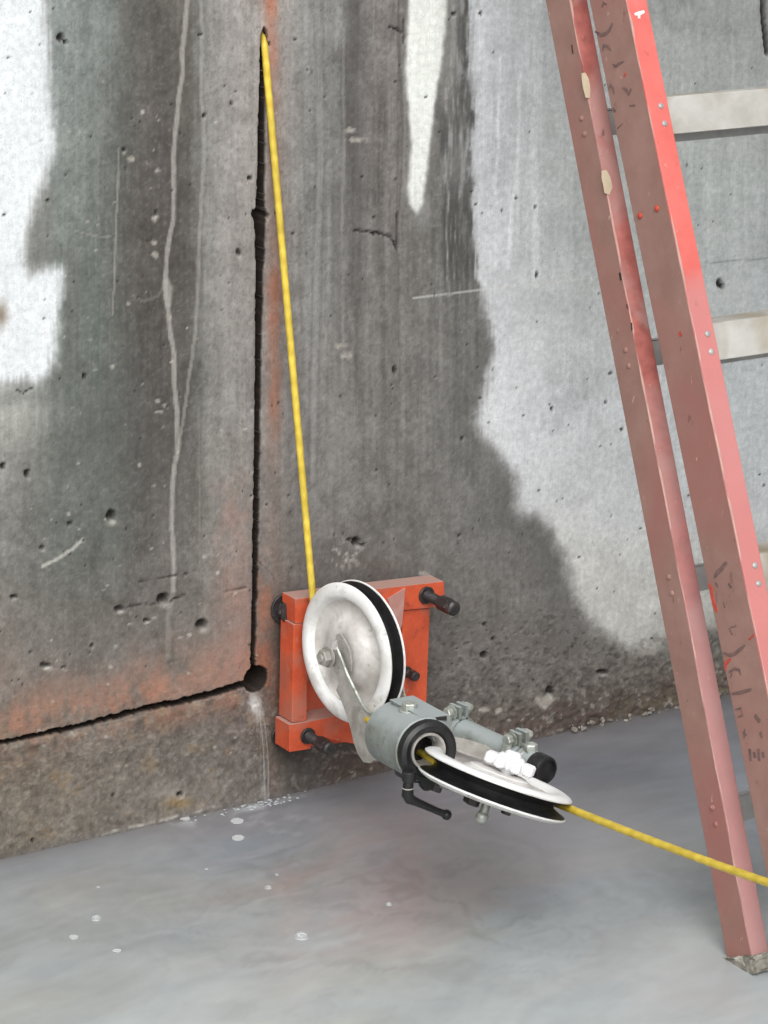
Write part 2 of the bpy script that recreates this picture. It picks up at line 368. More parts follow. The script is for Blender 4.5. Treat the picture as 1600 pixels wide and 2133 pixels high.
# white run in the middle
WM = [(849, -300), (850, 0), (846, 90), (843, 150), (850, 240), (857, 300), (853, 345), (848, 390), (852, 425), (868, 447), (882, 425), (889, 380), (898, 300), (906, 220), (922, 120), (932, 40), (934, -300)]
sd_ = poly_sd(U+wob2*3, W+wob*6, WM); blend((1-sst(-7, 4, sd_))*.95, (224, 227, 221)); add((1-sst(-12, 4, sd_))*st1*5)
hz = (1-sst(0, 34, np.abs(U-935)))*(1-sst(120, 300, W)); blend(hz*.4, (176, 176, 170))
blend(np.exp(-(((U-880)/26)**2+((W-440)/40)**2))*.35, (176, 176, 172))
# blown-white lime patch top left
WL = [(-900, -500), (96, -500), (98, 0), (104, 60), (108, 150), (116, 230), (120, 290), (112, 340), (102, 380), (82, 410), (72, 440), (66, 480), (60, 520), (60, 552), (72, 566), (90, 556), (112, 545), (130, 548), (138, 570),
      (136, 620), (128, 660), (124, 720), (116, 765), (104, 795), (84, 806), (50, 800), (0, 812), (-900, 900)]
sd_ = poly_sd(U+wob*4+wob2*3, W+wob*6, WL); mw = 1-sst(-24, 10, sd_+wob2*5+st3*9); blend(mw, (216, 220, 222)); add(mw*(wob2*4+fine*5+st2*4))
blend(np.exp(-(((U-2)/14)**2+((W-655)/26)**2))*.8, (120, 105, 88))
tail = (1-sst(40, 130, U))*sst(795, 815, W)*(1-sst(820, 1000, W)); blend(tail*(.45+st1*.5), (186, 188, 180))
# darker rim of the patch
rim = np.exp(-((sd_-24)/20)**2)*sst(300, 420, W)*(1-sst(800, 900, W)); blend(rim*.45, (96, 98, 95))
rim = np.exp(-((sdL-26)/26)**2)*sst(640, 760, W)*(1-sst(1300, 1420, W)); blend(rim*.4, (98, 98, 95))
blend(np.exp(-(((U-1035)/60)**2+((W-1085)/20)**2))*.45*(.7+wob2), (84, 86, 86))
blend(np.exp(-(((U-1140)/22)**2+((W-1185)/50)**2))*.3, (100, 100, 96))

# pale mortar runs
PA = [(391, -60), (390, 0), (385, 60), (379, 110), (381, 150), (374, 200), (368, 250), (362, 330), (361, 400), (360, 460), (352, 500), (347, 540), (345, 590), (350, 640), (355, 690), (363, 740), (363, 800), (369, 850), (370, 930), (362, 980), (358, 1040), (357, 1100), (362, 1160), (361, 1230)]
PB = [(417, -60), (418, 0), (421, 60), (418, 200), (424, 250), (426, 330), (420, 400), (414, 520), (413, 600), (407, 690), (398, 760), (388, 830), (378, 900), (369, 960)]
PC = [(247, 310), (246, 380), (241, 460), (239, 560), (235, 655)]
wl = wob2*1.6
for P_, wd, c_, s_ in ((PA, 4.6, (152, 149, 143), .85), (PB, 3.4, (148, 146, 140), .6), (PC, 2.2, (150, 147, 141), .6), ([(361, 1230), (350, 1290), (352, 1370)], 5, (142, 138, 132), .4), ([(414, 850), (415, 1180)], 2, (132, 130, 125), .4),
                       ([(662, -40), (668, 300), (660, 640), (650, 1000)], 5, (146, 145, 142), .4), ([(717, 60), (716, 300), (712, 480)], 3, (140, 137, 132), .4)):
    d = line_d(U+wl, W, P_)
    blend((1-sst(wd*.7, wd*1.35, d))*s_, c_)
    D -= (1-sst(0, wd*1.2, d))*.0011*s_
    blend(np.exp(-((d-wd*1.9)/2.2)**2)*.18, (76, 72, 68))
sd_ = poly_sd(U+wl, W, [(338, 588), (352, 580), (360, 600), (356, 640), (346, 640), (340, 612)]); blend((1-sst(-3, 3, sd_))*.8, (152, 150, 144))
blend((1-sst(1, 4, line_d(U+wl, W, [(338, 600), (330, 618), (300, 628), (278, 615)])))*.35, (146, 142, 136))
# faint shutter joints
for P_, wd, c_, s_ in (([(862, 621), (930, 614), (1000, 604), (1120, 589), (1240, 580)], 1.7, (205, 205, 200), .6), ([(1470, 548), (1620, 536)], 1.4, (120, 125, 124), .6), ([(829, 20), (829, 300), (826, 470), (829, 560), (830, 720)], 1.6, (92, 90, 87), .65),
                       ([(829, 0), (832, 130), (838, 200), (838, 350), (832, 430)], 2.2, (84, 80, 76), .55), ([(155, 480), (200, 492), (228, 494)], 1.8, (150, 148, 142), .5), ([(88, 1180), (130, 1158), (152, 1143), (172, 1124)], 3.0, (178, 176, 168), .8)):
    blend((1-sst(wd*.6, wd*1.7, line_d(U+wl*.8, W+wob2, P_)))*s_, c_)
# cracks and the spalled step
for P_, wd, dp in (([(738, 480), (760, 483), (782, 485), (800, 489), (814, 494), (822, 506), (829, 522)], 2.3, .006), ([(829, 440), (829, 522)], 2.2, .005), ([(250, 1263), (285, 1261), (322, 1257)], 2.2, .005), ([(288, 1212), (340, 1203), (380, 1197), (414, 1188)], 1.5, .003),
                   ([(356, 1252), (385, 1238)], 2, .004), ([(1030*0+813, 56), (828, 62), (838, 68)], 2.2, .005), ([(842, 40), (840, 90)], 1.6, .003), ([(35, 812), (50, 820), (70, 808)], 1.8, .003), ([(470, 1232), (500, 1226), (515, 1225)], 1.3, .002), ([(541, 1172), (556, 1185), (574, 1206)], 1.3, .002)):
    d = line_d(U+wl*1.5, W+wob2*2.2, P_); m = 1-sst(wd*.5, wd*1.3, d); m = m*np.clip(.75+wob2*1.2, 0, 1)
    blend(m*.9, (46, 42, 40)); D = np.maximum(D, m*dp)
# saw cuts and core hole
vv = [55, 80, 150, 300, 400, 430, 455, 480, 560, 750, 950, 1100, 1250, 1400]
ul = np.interp(W, vv, [548, 541, 539.5, 536, 533.5, 532, 527, 531, 532, 531, 528, 526, 524, 521]); ur = np.interp(W, vv, [554, 560, 557, 556, 555, 556, 558, 557, 553, 548, 545, 543, 539, 534])
jit = fbm(U*0+3, W/14, 91, 4)*1.8+1.2; jit2 = fbm(U*0+9, W/12, 92, 4)*2.4-1.5
tip = sst(50, 62, W)
slot = ((U > ul+jit) & (U < ur+jit2) & (W > 56) & (W < 1400))
hl = np.interp(U, [-900, 0, 175, 297, 394, 499, 520], [1762, 1548, 1511, 1478, 1459, 1428, 1422])
hj = fbm(U/10, U*0+5, 93, 4)*2.6; hj2 = fbm(U/8, U*0+1, 94, 4)*3.4
th = np.interp(U, [0, 200, 400, 500], [5.2, 6.2, 7.5, 8])
hs_ = (np.abs(W-hl-hj) < th+hj2*.5) & (U < 520)
ctr = py(534, 1415, 0)
hr = np.hypot(GX-ctr.x, GZ-ctr.z); HR = .0215
core = hr < HR+fbm(U/9, W/9, 95, 2)*.0008
deep = slot | hs_ | core
# paler worn arris under the horizontal cut, darker crumbled one above the vertical one
blend(np.exp(-((W-hl-hj-th-7)/4.5)**2)*(U < 515)*np.clip(.45+wob2, 0, .8), (150, 143, 134))
near = np.minimum(np.abs(U-ul), np.abs(U-ur)); blend(np.exp(-(near/3)**2)*.25*(W < 1395)*(W > 60)*np.clip(.6+wob2*2, 0, 1), (84, 76, 70))
# orange marking paint sprayed along the cuts
og = (164, 112, 90)
blend(np.exp(-((U-np.interp(W, [0, 400, 1000], [562, 574, 566]))/15)**2)*np.interp(W, [-50, 60, 110, 300, 420, 600, 700, 1000], [.6, .55, .4, .2, .15, .35, .35, .1])*(.8+wob), (176, 108, 82))
blend(np.exp(-((U-572)/13)**2)*np.interp(W, [540, 600, 720, 900, 960], [0, .6, .5, .25, 0])*(.8+wob), (140, 84, 62))
band = np.exp(-((hl-W-38)/42)**2)*(U < 525)*sst(-2, 4, hl-W)
blend(band*np.clip(.55+wob*.9+wob2*.5, 0, .9)*np.interp(U, [0, 120, 330, 420, 500], [.8, .75, .85, .55, .7]), og)
blend(np.exp(-((hl-W-80)/50)**2)*(U < 520)*np.clip(.25+wob*.5, 0, .5), (150, 118, 104))
blend(np.exp(-((W-hl-22)/30)**2)*(U < 500)*(W > hl)*np.clip(.3+wob*.6+wob2*.3, 0, .6), (138, 96, 78))
blend(np.exp(-((U-490)/42)**2)*np.interp(W, [960, 1040, 1180, 1400], [0, .5, .45, .6])*(U < ul)*(W < hl)*np.clip(.6+wob+wob2*.5, 0, 1), (152, 118, 106))
blend(np.exp(-((U-548)/22)**2)*np.interp(W, [1130, 1190, 1260, 1400], [0, .7, .55, .7])*(U > ur-2)*np.clip(.6+wob+wob2*.6, 0, 1)*(W < 1430), (156, 96, 72))
blend(np.exp(-(((U-590)/24)**2+((W-1440)/60)**2))*.6, (104, 70, 55))
# chalky lime trail below the core hole
ch = np.exp(-(((U-530-(W-1460)*.25)/14)**2+((W-1470)/24)**2)); blend(ch*np.clip(1+wob2*1.5, 0, 1), (208, 208, 205)); wsh = (1-sst(3, 15, line_d(U+wob2*3, W, [(530, 1460), (545, 1520), (552, 1600), (552, 1690)]))); blend(wsh*np.clip(.12+st3*.6, 0, .35), (176, 176, 172))
# strip under the cut: coarse, stained, mossy
low = sst(0, 26, W-hl)*(U < 560); lowall = np.clip(low+sst(1330, 1450, W+(U-900)*.12), 0, 1)
mot = fbm(U/13, W/12, 101, 4); mot2 = fbm(U/34, W/30, 111, 4)
add(mot*11*lowall+mot2*9*lowall)
blend(lowall*(U < 560)*sst(.18, .5, mot2)*.45, (130, 110, 86)); blend(lowall*sst(.24, .45, mot)*.5, (74, 68, 62)); blend(lowall*sst(.3, .5, -mot)*.45, (150, 143, 134))
Vb = np.interp(U, [-400, 0, 640, 1430, 2000], [1880, 1790, 1646, 1470, 1345]); hb = Vb-W           # height above the waterline
rb = sst(620, 720, U)
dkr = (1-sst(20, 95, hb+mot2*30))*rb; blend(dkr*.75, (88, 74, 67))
cr = fbm(U/9, W/8, 121, 3); crm = sst(.36, .5, cr)*(1-sst(50, 120, hb))*rb; blend(crm*.7, (156, 150, 142)); D -= crm*.0015
crd = sst(.2, .36, -cr)*(1-sst(40, 160, hb))*rb; blend(crd*.45, (70, 61, 56)); D += crd*.0015
hm = sst(640, 760, U)*sst(1180, 1330, W)*(1-mL); hh = fbm(U/8, W/11, 131, 3); blend(hm*sst(.26, .42, hh)*.5, (80, 76, 72)); D += hm*sst(.26, .42, hh)*.0016
moss = sst(1230, 1340, U)*(1-sst(20, 60, hb)); blend(moss*np.clip(.3+mot, 0, .5), (104, 99, 76))
# wet dark foot and white scum line
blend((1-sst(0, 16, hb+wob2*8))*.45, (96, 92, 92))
lf = np.exp(-((hb-6-wob*6)/3.0)**2)*sst(150, 230, U)*(1-sst(420, 470, U)); blend(lf*np.clip(.5+wob2*1.5, 0, .9), (176, 172, 164))
blend(np.exp(-(((U-345)/38)**2+((W-1650)/22)**2))*.5, (160, 155, 148)); blend(np.exp(-(((U-372)/30)**2+((W-1672)/12)**2))*.6, (146, 118, 74))
# bracket's soft shadow painted into the wall colour; dark smudges above it
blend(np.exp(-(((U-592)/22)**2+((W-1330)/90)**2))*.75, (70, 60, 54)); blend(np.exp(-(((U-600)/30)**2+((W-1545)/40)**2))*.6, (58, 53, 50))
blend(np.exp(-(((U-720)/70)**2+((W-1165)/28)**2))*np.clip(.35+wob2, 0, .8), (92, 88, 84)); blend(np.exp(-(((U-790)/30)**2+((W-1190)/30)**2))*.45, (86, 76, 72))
cl = sst(.2, .34, fbm(U/7, W/8, 141, 3))*np.exp(-(((U-715)/40)**2+((W-1155)/34)**2)); blend(cl*.8, (170, 166, 160))
# bug holes
def hole(u, v, rx, ry, dp, rim_=.5):
    m0 = (np.abs(U-u) < rx*4) & (np.abs(W-v) < ry*4)
    q = np.sqrt(((U-u)/rx)**2+((W-v)/ry)**2)+wob2*.25
    m = (1-sst(.65, 1.05, q))*m0
    blend(m*.9, (40, 37, 35)); D[:] = np.maximum(D, m*dp)
    if rim_: blend(np.exp(-(((U-u-rx*.3)/(rx*.9))**2+((W-v-ry*1.25)/(ry*.5))**2))*rim_*m0, (178, 174, 166))
for h in ((127, 78, 8, 9, .008, .2), (137, 88, 5, 6, .006, 0), (340, 1247, 13, 12, .014, .6), (231, 1074, 11, 12, .012, .8), (421, 1300, 12, 11, .012, .5), (7, 971, 6, 8, .008, .1), (57, 987, 6, 9, .008, .2), (1499, 590, 6, 10, .01, .5),
          (1506, 597, 5, 7, .01, .2), (175, 784, 4.5, 8, .006, 0), (100, 418, 4, 3.5, .004, .3), (9, 447, 5, 4, .004, .4), (417, 73, 6, 4, .004, .3), (482, 215, 4, 4, .004, 0), (425, 241, 5, 4, .004, .2), (521, 371, 7, 4, .004, .2),
          (258, 312, 4, 6, .004, .7), (325, 443, 3, 7, .004, 1), (742, 1129, 10, 9, .012, .4), (728, 1124, 7, 5, .006, .2), (755, 1135, 7, 4, .005, .2), (497, 525, 6, 9, .003, .7), (145, 1090, 6, 5, .004, .3), (1118, 572, 3, 9, .004, .4),
          (248, 1268, 10, 6, .005, .8), (305, 1292, 8, 4, .003, .8), (30, 1243, 9, 5, .005, .5), (88, 1140, 6, 5, .004, .6), (95, 1385, 14, 6, .004, .9), (133, 1390, 6, 4, .003, 1), (822, 770, 4, 10, .004, .2), (1150, 852, 3.5, 4.5, .004, .2),
          (1272, 778, 4, 4, .004, 0), (1296, 894, 4, 4, .004, 0), (958, 1116, 3.5, 3.5, .004, .2), (963, 913, 4, 4, .004, .2), (1262, 838, 3, 3, .003, .1), (375, 1655, 6, 6, .008, .6), (236, 1656, 4, 4, .004, 0), (68, 1750, 3, 6, .005, .1),
          (192, 1345, 5, 5, .004, .4), (1256, 1400, 14, 6, .006, .8), (1145, 1440, 10, 12, .006, .5), (1008, 1364, 8, 8, .006, .3), (1028, 1330, 5, 5, .004, 0), (1010, 1300, 6, 5, .004, 0), (556, 92, 9, 6, .006, 0), (553, 115, 7, 6, .006, 0),
          (531, 445, 7, 9, .02, 0), (557, 450, 6, 6, .015, 0), (992, 425, 3, 3, .003, 0), (1002, 28, 3.5, 5, .004, 0), (945, 28, 7, 5, .004, .2), (888, 202, 3, 3, .003, 0), (1075, 412, 3, 3, .003, 0), (1115, 431, 3.5, 3.5, .004, 0)): hole(*h)
rg = random.Random(11)
for i in range(330):                                     # pinholes
    u, v = rg.uniform(-60, 1640), rg.uniform(-30, 1500); r = rg.uniform(1.3, 2.8)
    hole(u, v, r*rg.uniform(.8, 1.5), r, .002, rg.choice([0, 0, .35]))
for i in range(120):                                     # light aggregate nicks on the dark side
    u, v = rg.uniform(60, 540), rg.uniform(150, 1640); r = rg.uniform(1.5, 4)
    m0 = (np.abs(U-u) < 20) & (np.abs(W-v) < 20)
    blend((1-sst(.5, 1.1, np.hypot((U-u)/(r*1.4), (W-v)/r)+wob2*.6))*m0*rg.uniform(.35, .85), (176, 172, 164))
for (u, v, rx, ry) in ((272, 330, 11, 7), (307, 339, 8, 5), (320, 457, 9, 7), (325, 532, 12, 9), (268, 632, 7, 4), (232, 762, 8, 5), (320, 505, 6, 5), (183, 460, 5, 4), (330, 835, 6, 4), (322, 1010, 6, 5), (270, 1300, 5, 3), (718, 742, 16, 12),
                       (712, 718, 12, 8), (732, 270, 14, 5), (742, 290, 20, 5), (330, 858, 10, 3), (723, 1165, 10, 14), (1135, 1460, 20, 14), (880, 1195, 10, 8), (780, 400, 0.1, 0.1), (1010, 1478, 14, 6), (1040, 1480, 10, 6), (1060, 1500, 14, 5), (480, 200, 3, 2)):
    m0 = (np.abs(U-u) < rx*4+4) & (np.abs(W-v) < ry*4+4); q = np.hypot((U-u)/rx, (W-v)/ry)+wob2*.9+fine*.2; m = (1-sst(.45, 1.0, q))*m0
    blend(m*.75, (168, 163, 154)); D += m*.0015
# vertical dark joint at the far right
d = line_d(U, W, [(1588, -80), (1592, 40), (1600, 110)]); blend((1-sst(4, 8, d))*.9, (52, 48, 46)); D = np.maximum(D, (1-sst(4, 8, d))*.012)
# overall relief
D += fbm(GX*9, GZ*9, 151, 3)*.0015+fbm(GX*90, GZ*90, 161, 3)*.00035*(1+lowall*3)
D += lowall*mot*.0008
inner = deep.copy()
inner[1:-1, 1:-1] = (slot[1:-1, 1:-1] & slot[1:-1, :-2] & slot[1:-1, 2:]) | (hs_[1:-1, 1:-1] & hs_[:-2, 1:-1] & hs_[2:, 1:-1]) | (hr[1:-1, 1:-1] < HR-.0013)
D = np.where(deep, .006, D); D = np.where(inner, .26, D)
blend(deep*1.0, (44, 37, 33)); blend(deep*sst(.1, .5, fbm(U/5, W/6, 171, 3))*.6, (72, 58, 48))  # darkness inside the cuts and core hole painted into the colour
wall_cols = linA(np.clip(C, 0, 255))
GXX = GX.copy()
me = grid_mesh('concrete_wall', GXX, D, GZ, wall_cols)
# ends, top and back so that the wall is solid
m_wall = painted_mat('stained_concrete', 520, .82, .4, .0012, amp=.16, layers=((110, (1, 1, 1), .15, .3, .7), (30, (9, 1, .5), .05, .3, .7), (330, (1, 1, .6), .30, .30, .38), (14, (1, 1, .8), .05, .3, .7)))
wall = empty('concrete_wall', 'tall weathered grey concrete wall with white lime patches, orange paint and saw cuts', 'wall')
wf = obj('wall_face', me, m_wall, wall)
bm = bmesh.new(); y0, y1 = .30, .62
box(bm, Vector((.5, (y0+y1)/2, 1.76)), (Vector((1, 0, 0)), Vector((0, 1, 0)), Vector((0, 0, 1))), (5.5, (y1-y0)/2, 1.84))
for xa in (-5.01, 6.01): box(bm, Vector((xa, .31, 1.76)), (Vector((1, 0, 0)), Vector((0, 1, 0)), Vector((0, 0, 1))), (.01, .31, 1.84))
box(bm, Vector((.5, .31, 3.61)), (Vector((1, 0, 0)), Vector((0, 1, 0)), Vector((0, 0, 1))), (5.5, .31, .01))
m_conc = noisy_mat('plain_concrete', (112, 108, 102), (130, 126, 120), .85, 8, bump=.4)
obj('wall_core', bm, m_conc, wall)

# ------------------------------------------------------------------ ground and slurry
bm = bmesh.new()
for s in ((-60, -60), (60, -60), (60, 60), (-60, 60)): bm.verts.new((s[0], s[1], -.05))
bm.faces.new(bm.verts[:]); obj('ground', bm, noisy_mat('ground_concrete', (120, 118, 114), (140, 138, 134), .85, 2, bump=.3), kind='structure')
wx = axis([(-8, -1.3, .2), (-1.3, .9, .008), (.9, 9, .2)]); wy = axis([(-9, -1.35, .2), (-1.35, .06, .007), ])
WX, WY = np.meshgrid(wx, wy); u, v = project(WX, WY, 0*WX)
n1 = fbm(WX*3, WY*5, 201, 4); n2 = fbm(WX*9, WY*14, 211, 4)
ang = fbm(WX*2.2, WY*2.2, 221, 3)
sw = fbm(WX*3+ang*1.8, WY*26+ang*7, 231, 5); sw2 = fbm(WX*1.5+ang*2, WY*5+ang*4, 241, 4)
base = np.stack([np.interp(v, [1480, 1640, 1800, 1950, 2133, 2500], a_) for a_ in ([116, 119, 138, 150, 162, 166], [117, 121, 142, 155, 167, 170], [122, 126, 144, 155, 166, 168])], -1)  # darker towards the wall: wall and sky reflection painted into the tone
clo = fbm(WX*5+ang, WY*9+ang*2, 261, 5); rip = fbm(WX*14+ang*2, WY*60+ang*9, 271, 4)
base = base+(n1*8+n2*5.0+clo*11+rip*6+fbm(WX*50, WY*90, 281, 3)*3)[..., None]+(fbm(WX*4, WY*7, 291, 3)*5)[..., None]*np.array([1, .2, -.7])
def wb(m, c):
    global base
    base = base+(np.array(c, float)-base)*np.clip(m, 0, 1)[..., None]
wb(np.exp(-(((u-1120)/240)**2+((v-1790)/130)**2))*(.5+sw2*.6), (126, 129, 135))
wb(np.exp(-(((u-850)/170)**2+((v-1680)/70)**2))*.35, (120, 117, 124))  # dark reflection below the bracket painted into the water colour
wb(np.exp(-(((u-400)/200)**2+((v-1715)/24)**2))*.4, (124, 121, 130))
zone = np.exp(-(((u-720)/270)**2+((v-1860)/110)**2))
wb(zone*sst(.0, .45, sw)*.4, (140, 130, 127)); wb(zone*sst(.05, .5, -sw)*.28, (120, 122, 120)); wb(zone*sst(.1, .5, sw2)*.3, (146, 140, 138))
wb(np.exp(-(((u-1560)/160)**2+((v-1620)/80)**2))*.4, (156, 164, 170)); wb(np.exp(-(((u-1420)/130)**2+((v-2080)/70)**2))*.3, (170, 158, 154))
wb(np.exp(-(((u-1000)/60)**2+((v-1945)/14)**2))*.45, (130, 132, 124)); wb(np.exp(-(((u-940)/45)**2+((v-1930)/14)**2))*.35, (160, 164, 156))
wb(sst(.1, .5, sw2)*sst(1700, 1800, v)*.16, (172, 176, 178)); wb(sst(.15, .5, -sw2)*sst(1760, 1900, v)*.14, (140, 146, 150))
cs = pz(840, 1868, 0); wr = fbm(WX*5, WY*7, 311, 4)*.26+fbm(WX*16, WY*22, 312, 3)*.03
dxs, dys = WX-cs.x, (WY-cs.y); rs0 = np.hypot(dxs, dys)+wr; th0 = np.arctan2(dys, dxs)
ring = fbm(rs0*34, WX*6+WY*3, 321, 5); fall = np.exp(-((dxs/.30)**2+(dys/.26)**2))
add_ = (ring*fall)[..., None]*np.array([17, 15, 13]); base = base+add_; wb(fall*sst(-.2, .35, clo+n1*.6)*.42, (142, 129, 123)); wb(fall*sst(.1, .45, -ring)*.3, (122, 118, 116))
cs2 = pz(300, 1900, 0); rs1 = np.hypot(WX-cs2.x, WY-cs2.y)+wr*1.5; ring2 = fbm(rs1*26, WX*5+WY*4, 331, 5); base = base*np.array([1.035, 1.035, 1.04])+(ring2*np.exp(-(rs1/.6)**2))[..., None]*np.array([5, 5, 5])
vl = np.interp(u, [-400, 0, 640, 1430, 2000], [1880, 1790, 1646, 1470, 1345]); wb(np.exp(-np.clip(v-vl, 0, 400)/26)*.55, (104, 99, 97)); wb(np.exp(-((v-vl-36+n2*30)/24)**2)*sst(-.1, .4, n1)*.35, (150, 152, 156))  # wall's dark reflection painted along the waterline, then a paler band
spl = fbm(WX*40, WY*60, 301, 4); wb(np.exp(-(((u-560)/85)**2+((v-1672-(560-u)*.22)/15)**2))*np.clip(.35+spl*1.6, 0, .8), (190, 193, 194))
wb(np.exp(-(((u-420)/70)**2+((v-1712)/10)**2))*np.clip(.2+spl*1.6, 0, .7), (180, 182, 183))
wb(np.exp(-(((u-590)/150)**2+((v-1720)/40)**2))*sst(.1, .5, spl)*.5, (160, 163, 166))
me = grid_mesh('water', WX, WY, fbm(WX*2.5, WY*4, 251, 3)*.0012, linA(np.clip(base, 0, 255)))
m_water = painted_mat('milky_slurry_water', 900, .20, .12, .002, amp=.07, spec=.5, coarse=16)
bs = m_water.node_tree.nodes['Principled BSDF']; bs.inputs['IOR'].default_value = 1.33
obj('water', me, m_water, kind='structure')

# ------------------------------------------------------------------ materials for the gear
m_orange = noisy_mat('orange_painted_steel', (178, 72, 42), (206, 88, 54), .55, 26, c3=(166, 104, 86), s3=16, t3=(.52, .75), dust=(176, 140, 130), dust_t=(.3, .9), bump=.3, bscale=160, speck=(((104, 62, 50), 60, .62, .74, (1, 1, 1)), ((150, 132, 122), 110, .66, .73, (1, 1, .6)), ((66, 44, 38), 220, .68, .74, (1, 1, 1))))
m_dusty = noisy_mat('dusty_pink_steel', (168, 110, 98), (178, 138, 130), .7, 30, bump=.2)
m_black = noisy_mat('black_rubber', (18, 18, 19), (34, 34, 35), .42, 60, bump=.2)
m_blackm = noisy_mat('blackened_steel', (26, 24, 24), (58, 53, 53), .5, 90, c3=(100, 94, 90), s3=60, t3=(.6, .8), bump=.3)
m_white = noisy_mat('white_painted_rim', (206, 204, 200), (234, 234, 232), .4, 14, c3=(170, 163, 156), s3=24, t3=(.54, .76), bump=.12, bscale=120, dust=(232, 233, 232), speck=(((150, 142, 134), 90, .64, .74, (1, 1, 1)), ((96, 90, 84), 300, .69, .74, (1, 1, 1))))
m_dish = noisy_mat('scuffed_shaded_dish', (176, 171, 165), (222, 219, 215), .45, 16, c3=(152, 145, 138), s3=16, t3=(.56, .8), bump=.15, bscale=120, speck=(((120, 112, 104), 60, .62, .74, (1, 1, 1)), ((90, 84, 78), 300, .68, .74, (1, 1, 1))))  # greyer than the rim: recess shade painted in together with grime
m_grey = noisy_mat('grey_green_painted_steel', (112, 118, 113), (142, 148, 145), .38, 22, c3=(112, 114, 102), s3=14, t3=(.5, .75), bump=.2, bscale=180, dust=(156, 164, 164), speck=(((84, 88, 82), 70, .60, .72, (1, 1, 1)), ((190, 194, 188), 160, .66, .72, (1, 1, 1)), ((60, 60, 56), 240, .66, .72, (1, 1, 1))))
m_plate = noisy_mat('dull_zinc_plate', (138, 134, 127), (168, 166, 160), .5, 40, c3=(120, 115, 108), s3=20, t3=(.52, .75), bump=.2, bscale=200, speck=(((92, 88, 82), 120, .64, .74, (1, 1, 1)), ((196, 194, 188), 200, .68, .74, (1, 1, 1))))
m_zinc = noisy_mat('wet_zinc', (150, 154, 148), (190, 194, 186), .3, 60, c3=(120, 124, 112), s3=50, t3=(.5, .7), bump=.3, metallic=.35)
m_knob = noisy_mat('white_plastic', (232, 232, 234), (240, 240, 242), .35, 20)
m_brass = noisy_mat('rusty_bronze', (120, 82, 30), (160, 116, 44), .5, 60)

# ------------------------------------------------------------------ pulley stand
A_Y = Vector((0, -1, 0))
stand = empty('pulley_bracket', 'orange steel bracket bolted to the wall foot with two white guide wheels and grey tubes', 'pulley bracket')
def pprism(bm, px, yf, yb, bev=.0012):
    P = [py(u, v, yf) for u, v in px]; prism(bm, P, Vector((0, yb-yf, 0)), bev)
YF = -.052
bm = bmesh.new()
pprism(bm, [(603, 1250), (860, 1222), (893, 1225), (886, 1440), (880, 1500), (735, 1545), (640, 1556), (616, 1540)], -.014, -.004)      # back plate
pprism(bm, [(615, 1248), (780, 1228), (925, 1211), (927, 1262), (897, 1266), (840, 1271), (616, 1300)], YF, -.015)                     # top bar
pprism(bm, [(838, 1272.5), (896, 1267.5), (888, 1458), (880, 1500), (838, 1510)], YF+.004, -.015)                                      # right post
pprism(bm, [(612, 1301.5), (642, 1298), (639, 1502), (608, 1505)], YF, -.015)                                                        # left post
pprism(bm, [(603, 1510), (636, 1505), (720, 1488), (890, 1470), (885, 1500), (740, 1550), (700, 1543), (664, 1530), (648, 1545), (648, 1560), (603, 1567)], YF-.004, -.015)  # foot bar
frame_o = obj('frame', bm, m_orange, stand)
bm = bmesh.new(); g0 = [py(808, 1247, YF-.002), py(845, 1225, YF-.002), py(838, 1300, YF-.002), py(830, 1330, YF-.002)]
prism(bm, g0, Vector((0, .004, 0)), .0005); obj('gusset', bm, m_dusty, stand, label='dusty pink triangular gusset plate beside the upper wheel')
def anchor(u0, v0, y0, L_, r, rh, cap=True, nm='anchor_bolt', label=None):
    bm = bmesh.new(); p = py(u0, v0, y0); q = p+A_Y*L_
    cyl(bm, p, q, r, 20, bev=.001)
    for k in range(int(L_*.6/.0022)):                    # thread
        c0 = p+A_Y*(.002+k*.0022); lathe(bm, c0, A_Y, [(r*.97, 0), (r*1.08, .0007), (r*.97, .0014)], 16)
    o = obj(nm, bm, m_blackm, stand, label=label)
    if cap:
        bm = bmesh.new(); hexnut(bm, p+A_Y*(L_*.52), p+A_Y*(L_*.9), rh); lathe(bm, p+A_Y*(L_*.9), A_Y, [(rh*.95, 0), (rh*.95, L_*.12), (rh*.7, L_*.16), (0, L_*.16)], 24)
        obj('nut', bm, m_blackm, o)
    bm = bmesh.new(); cyl(bm, p, p+A_Y*.004, rh*1.15, 24, bev=.0008); obj('washer', bm, m_blackm, o)
    return o
anchor(887, 1239, YF, .074, .0075, .0118)
anchor(640, 1532, YF-.004, .062, .0072, .0108)
anchor(846, 1399, YF+.004, .026, .0052, .0078)
anchor(592, 1266, -.002, .024, .012, .0205)
anchor(588, 1530, -.002, .018, .010, .017)  # extra dark bolt, added where the bracket's shadow lies

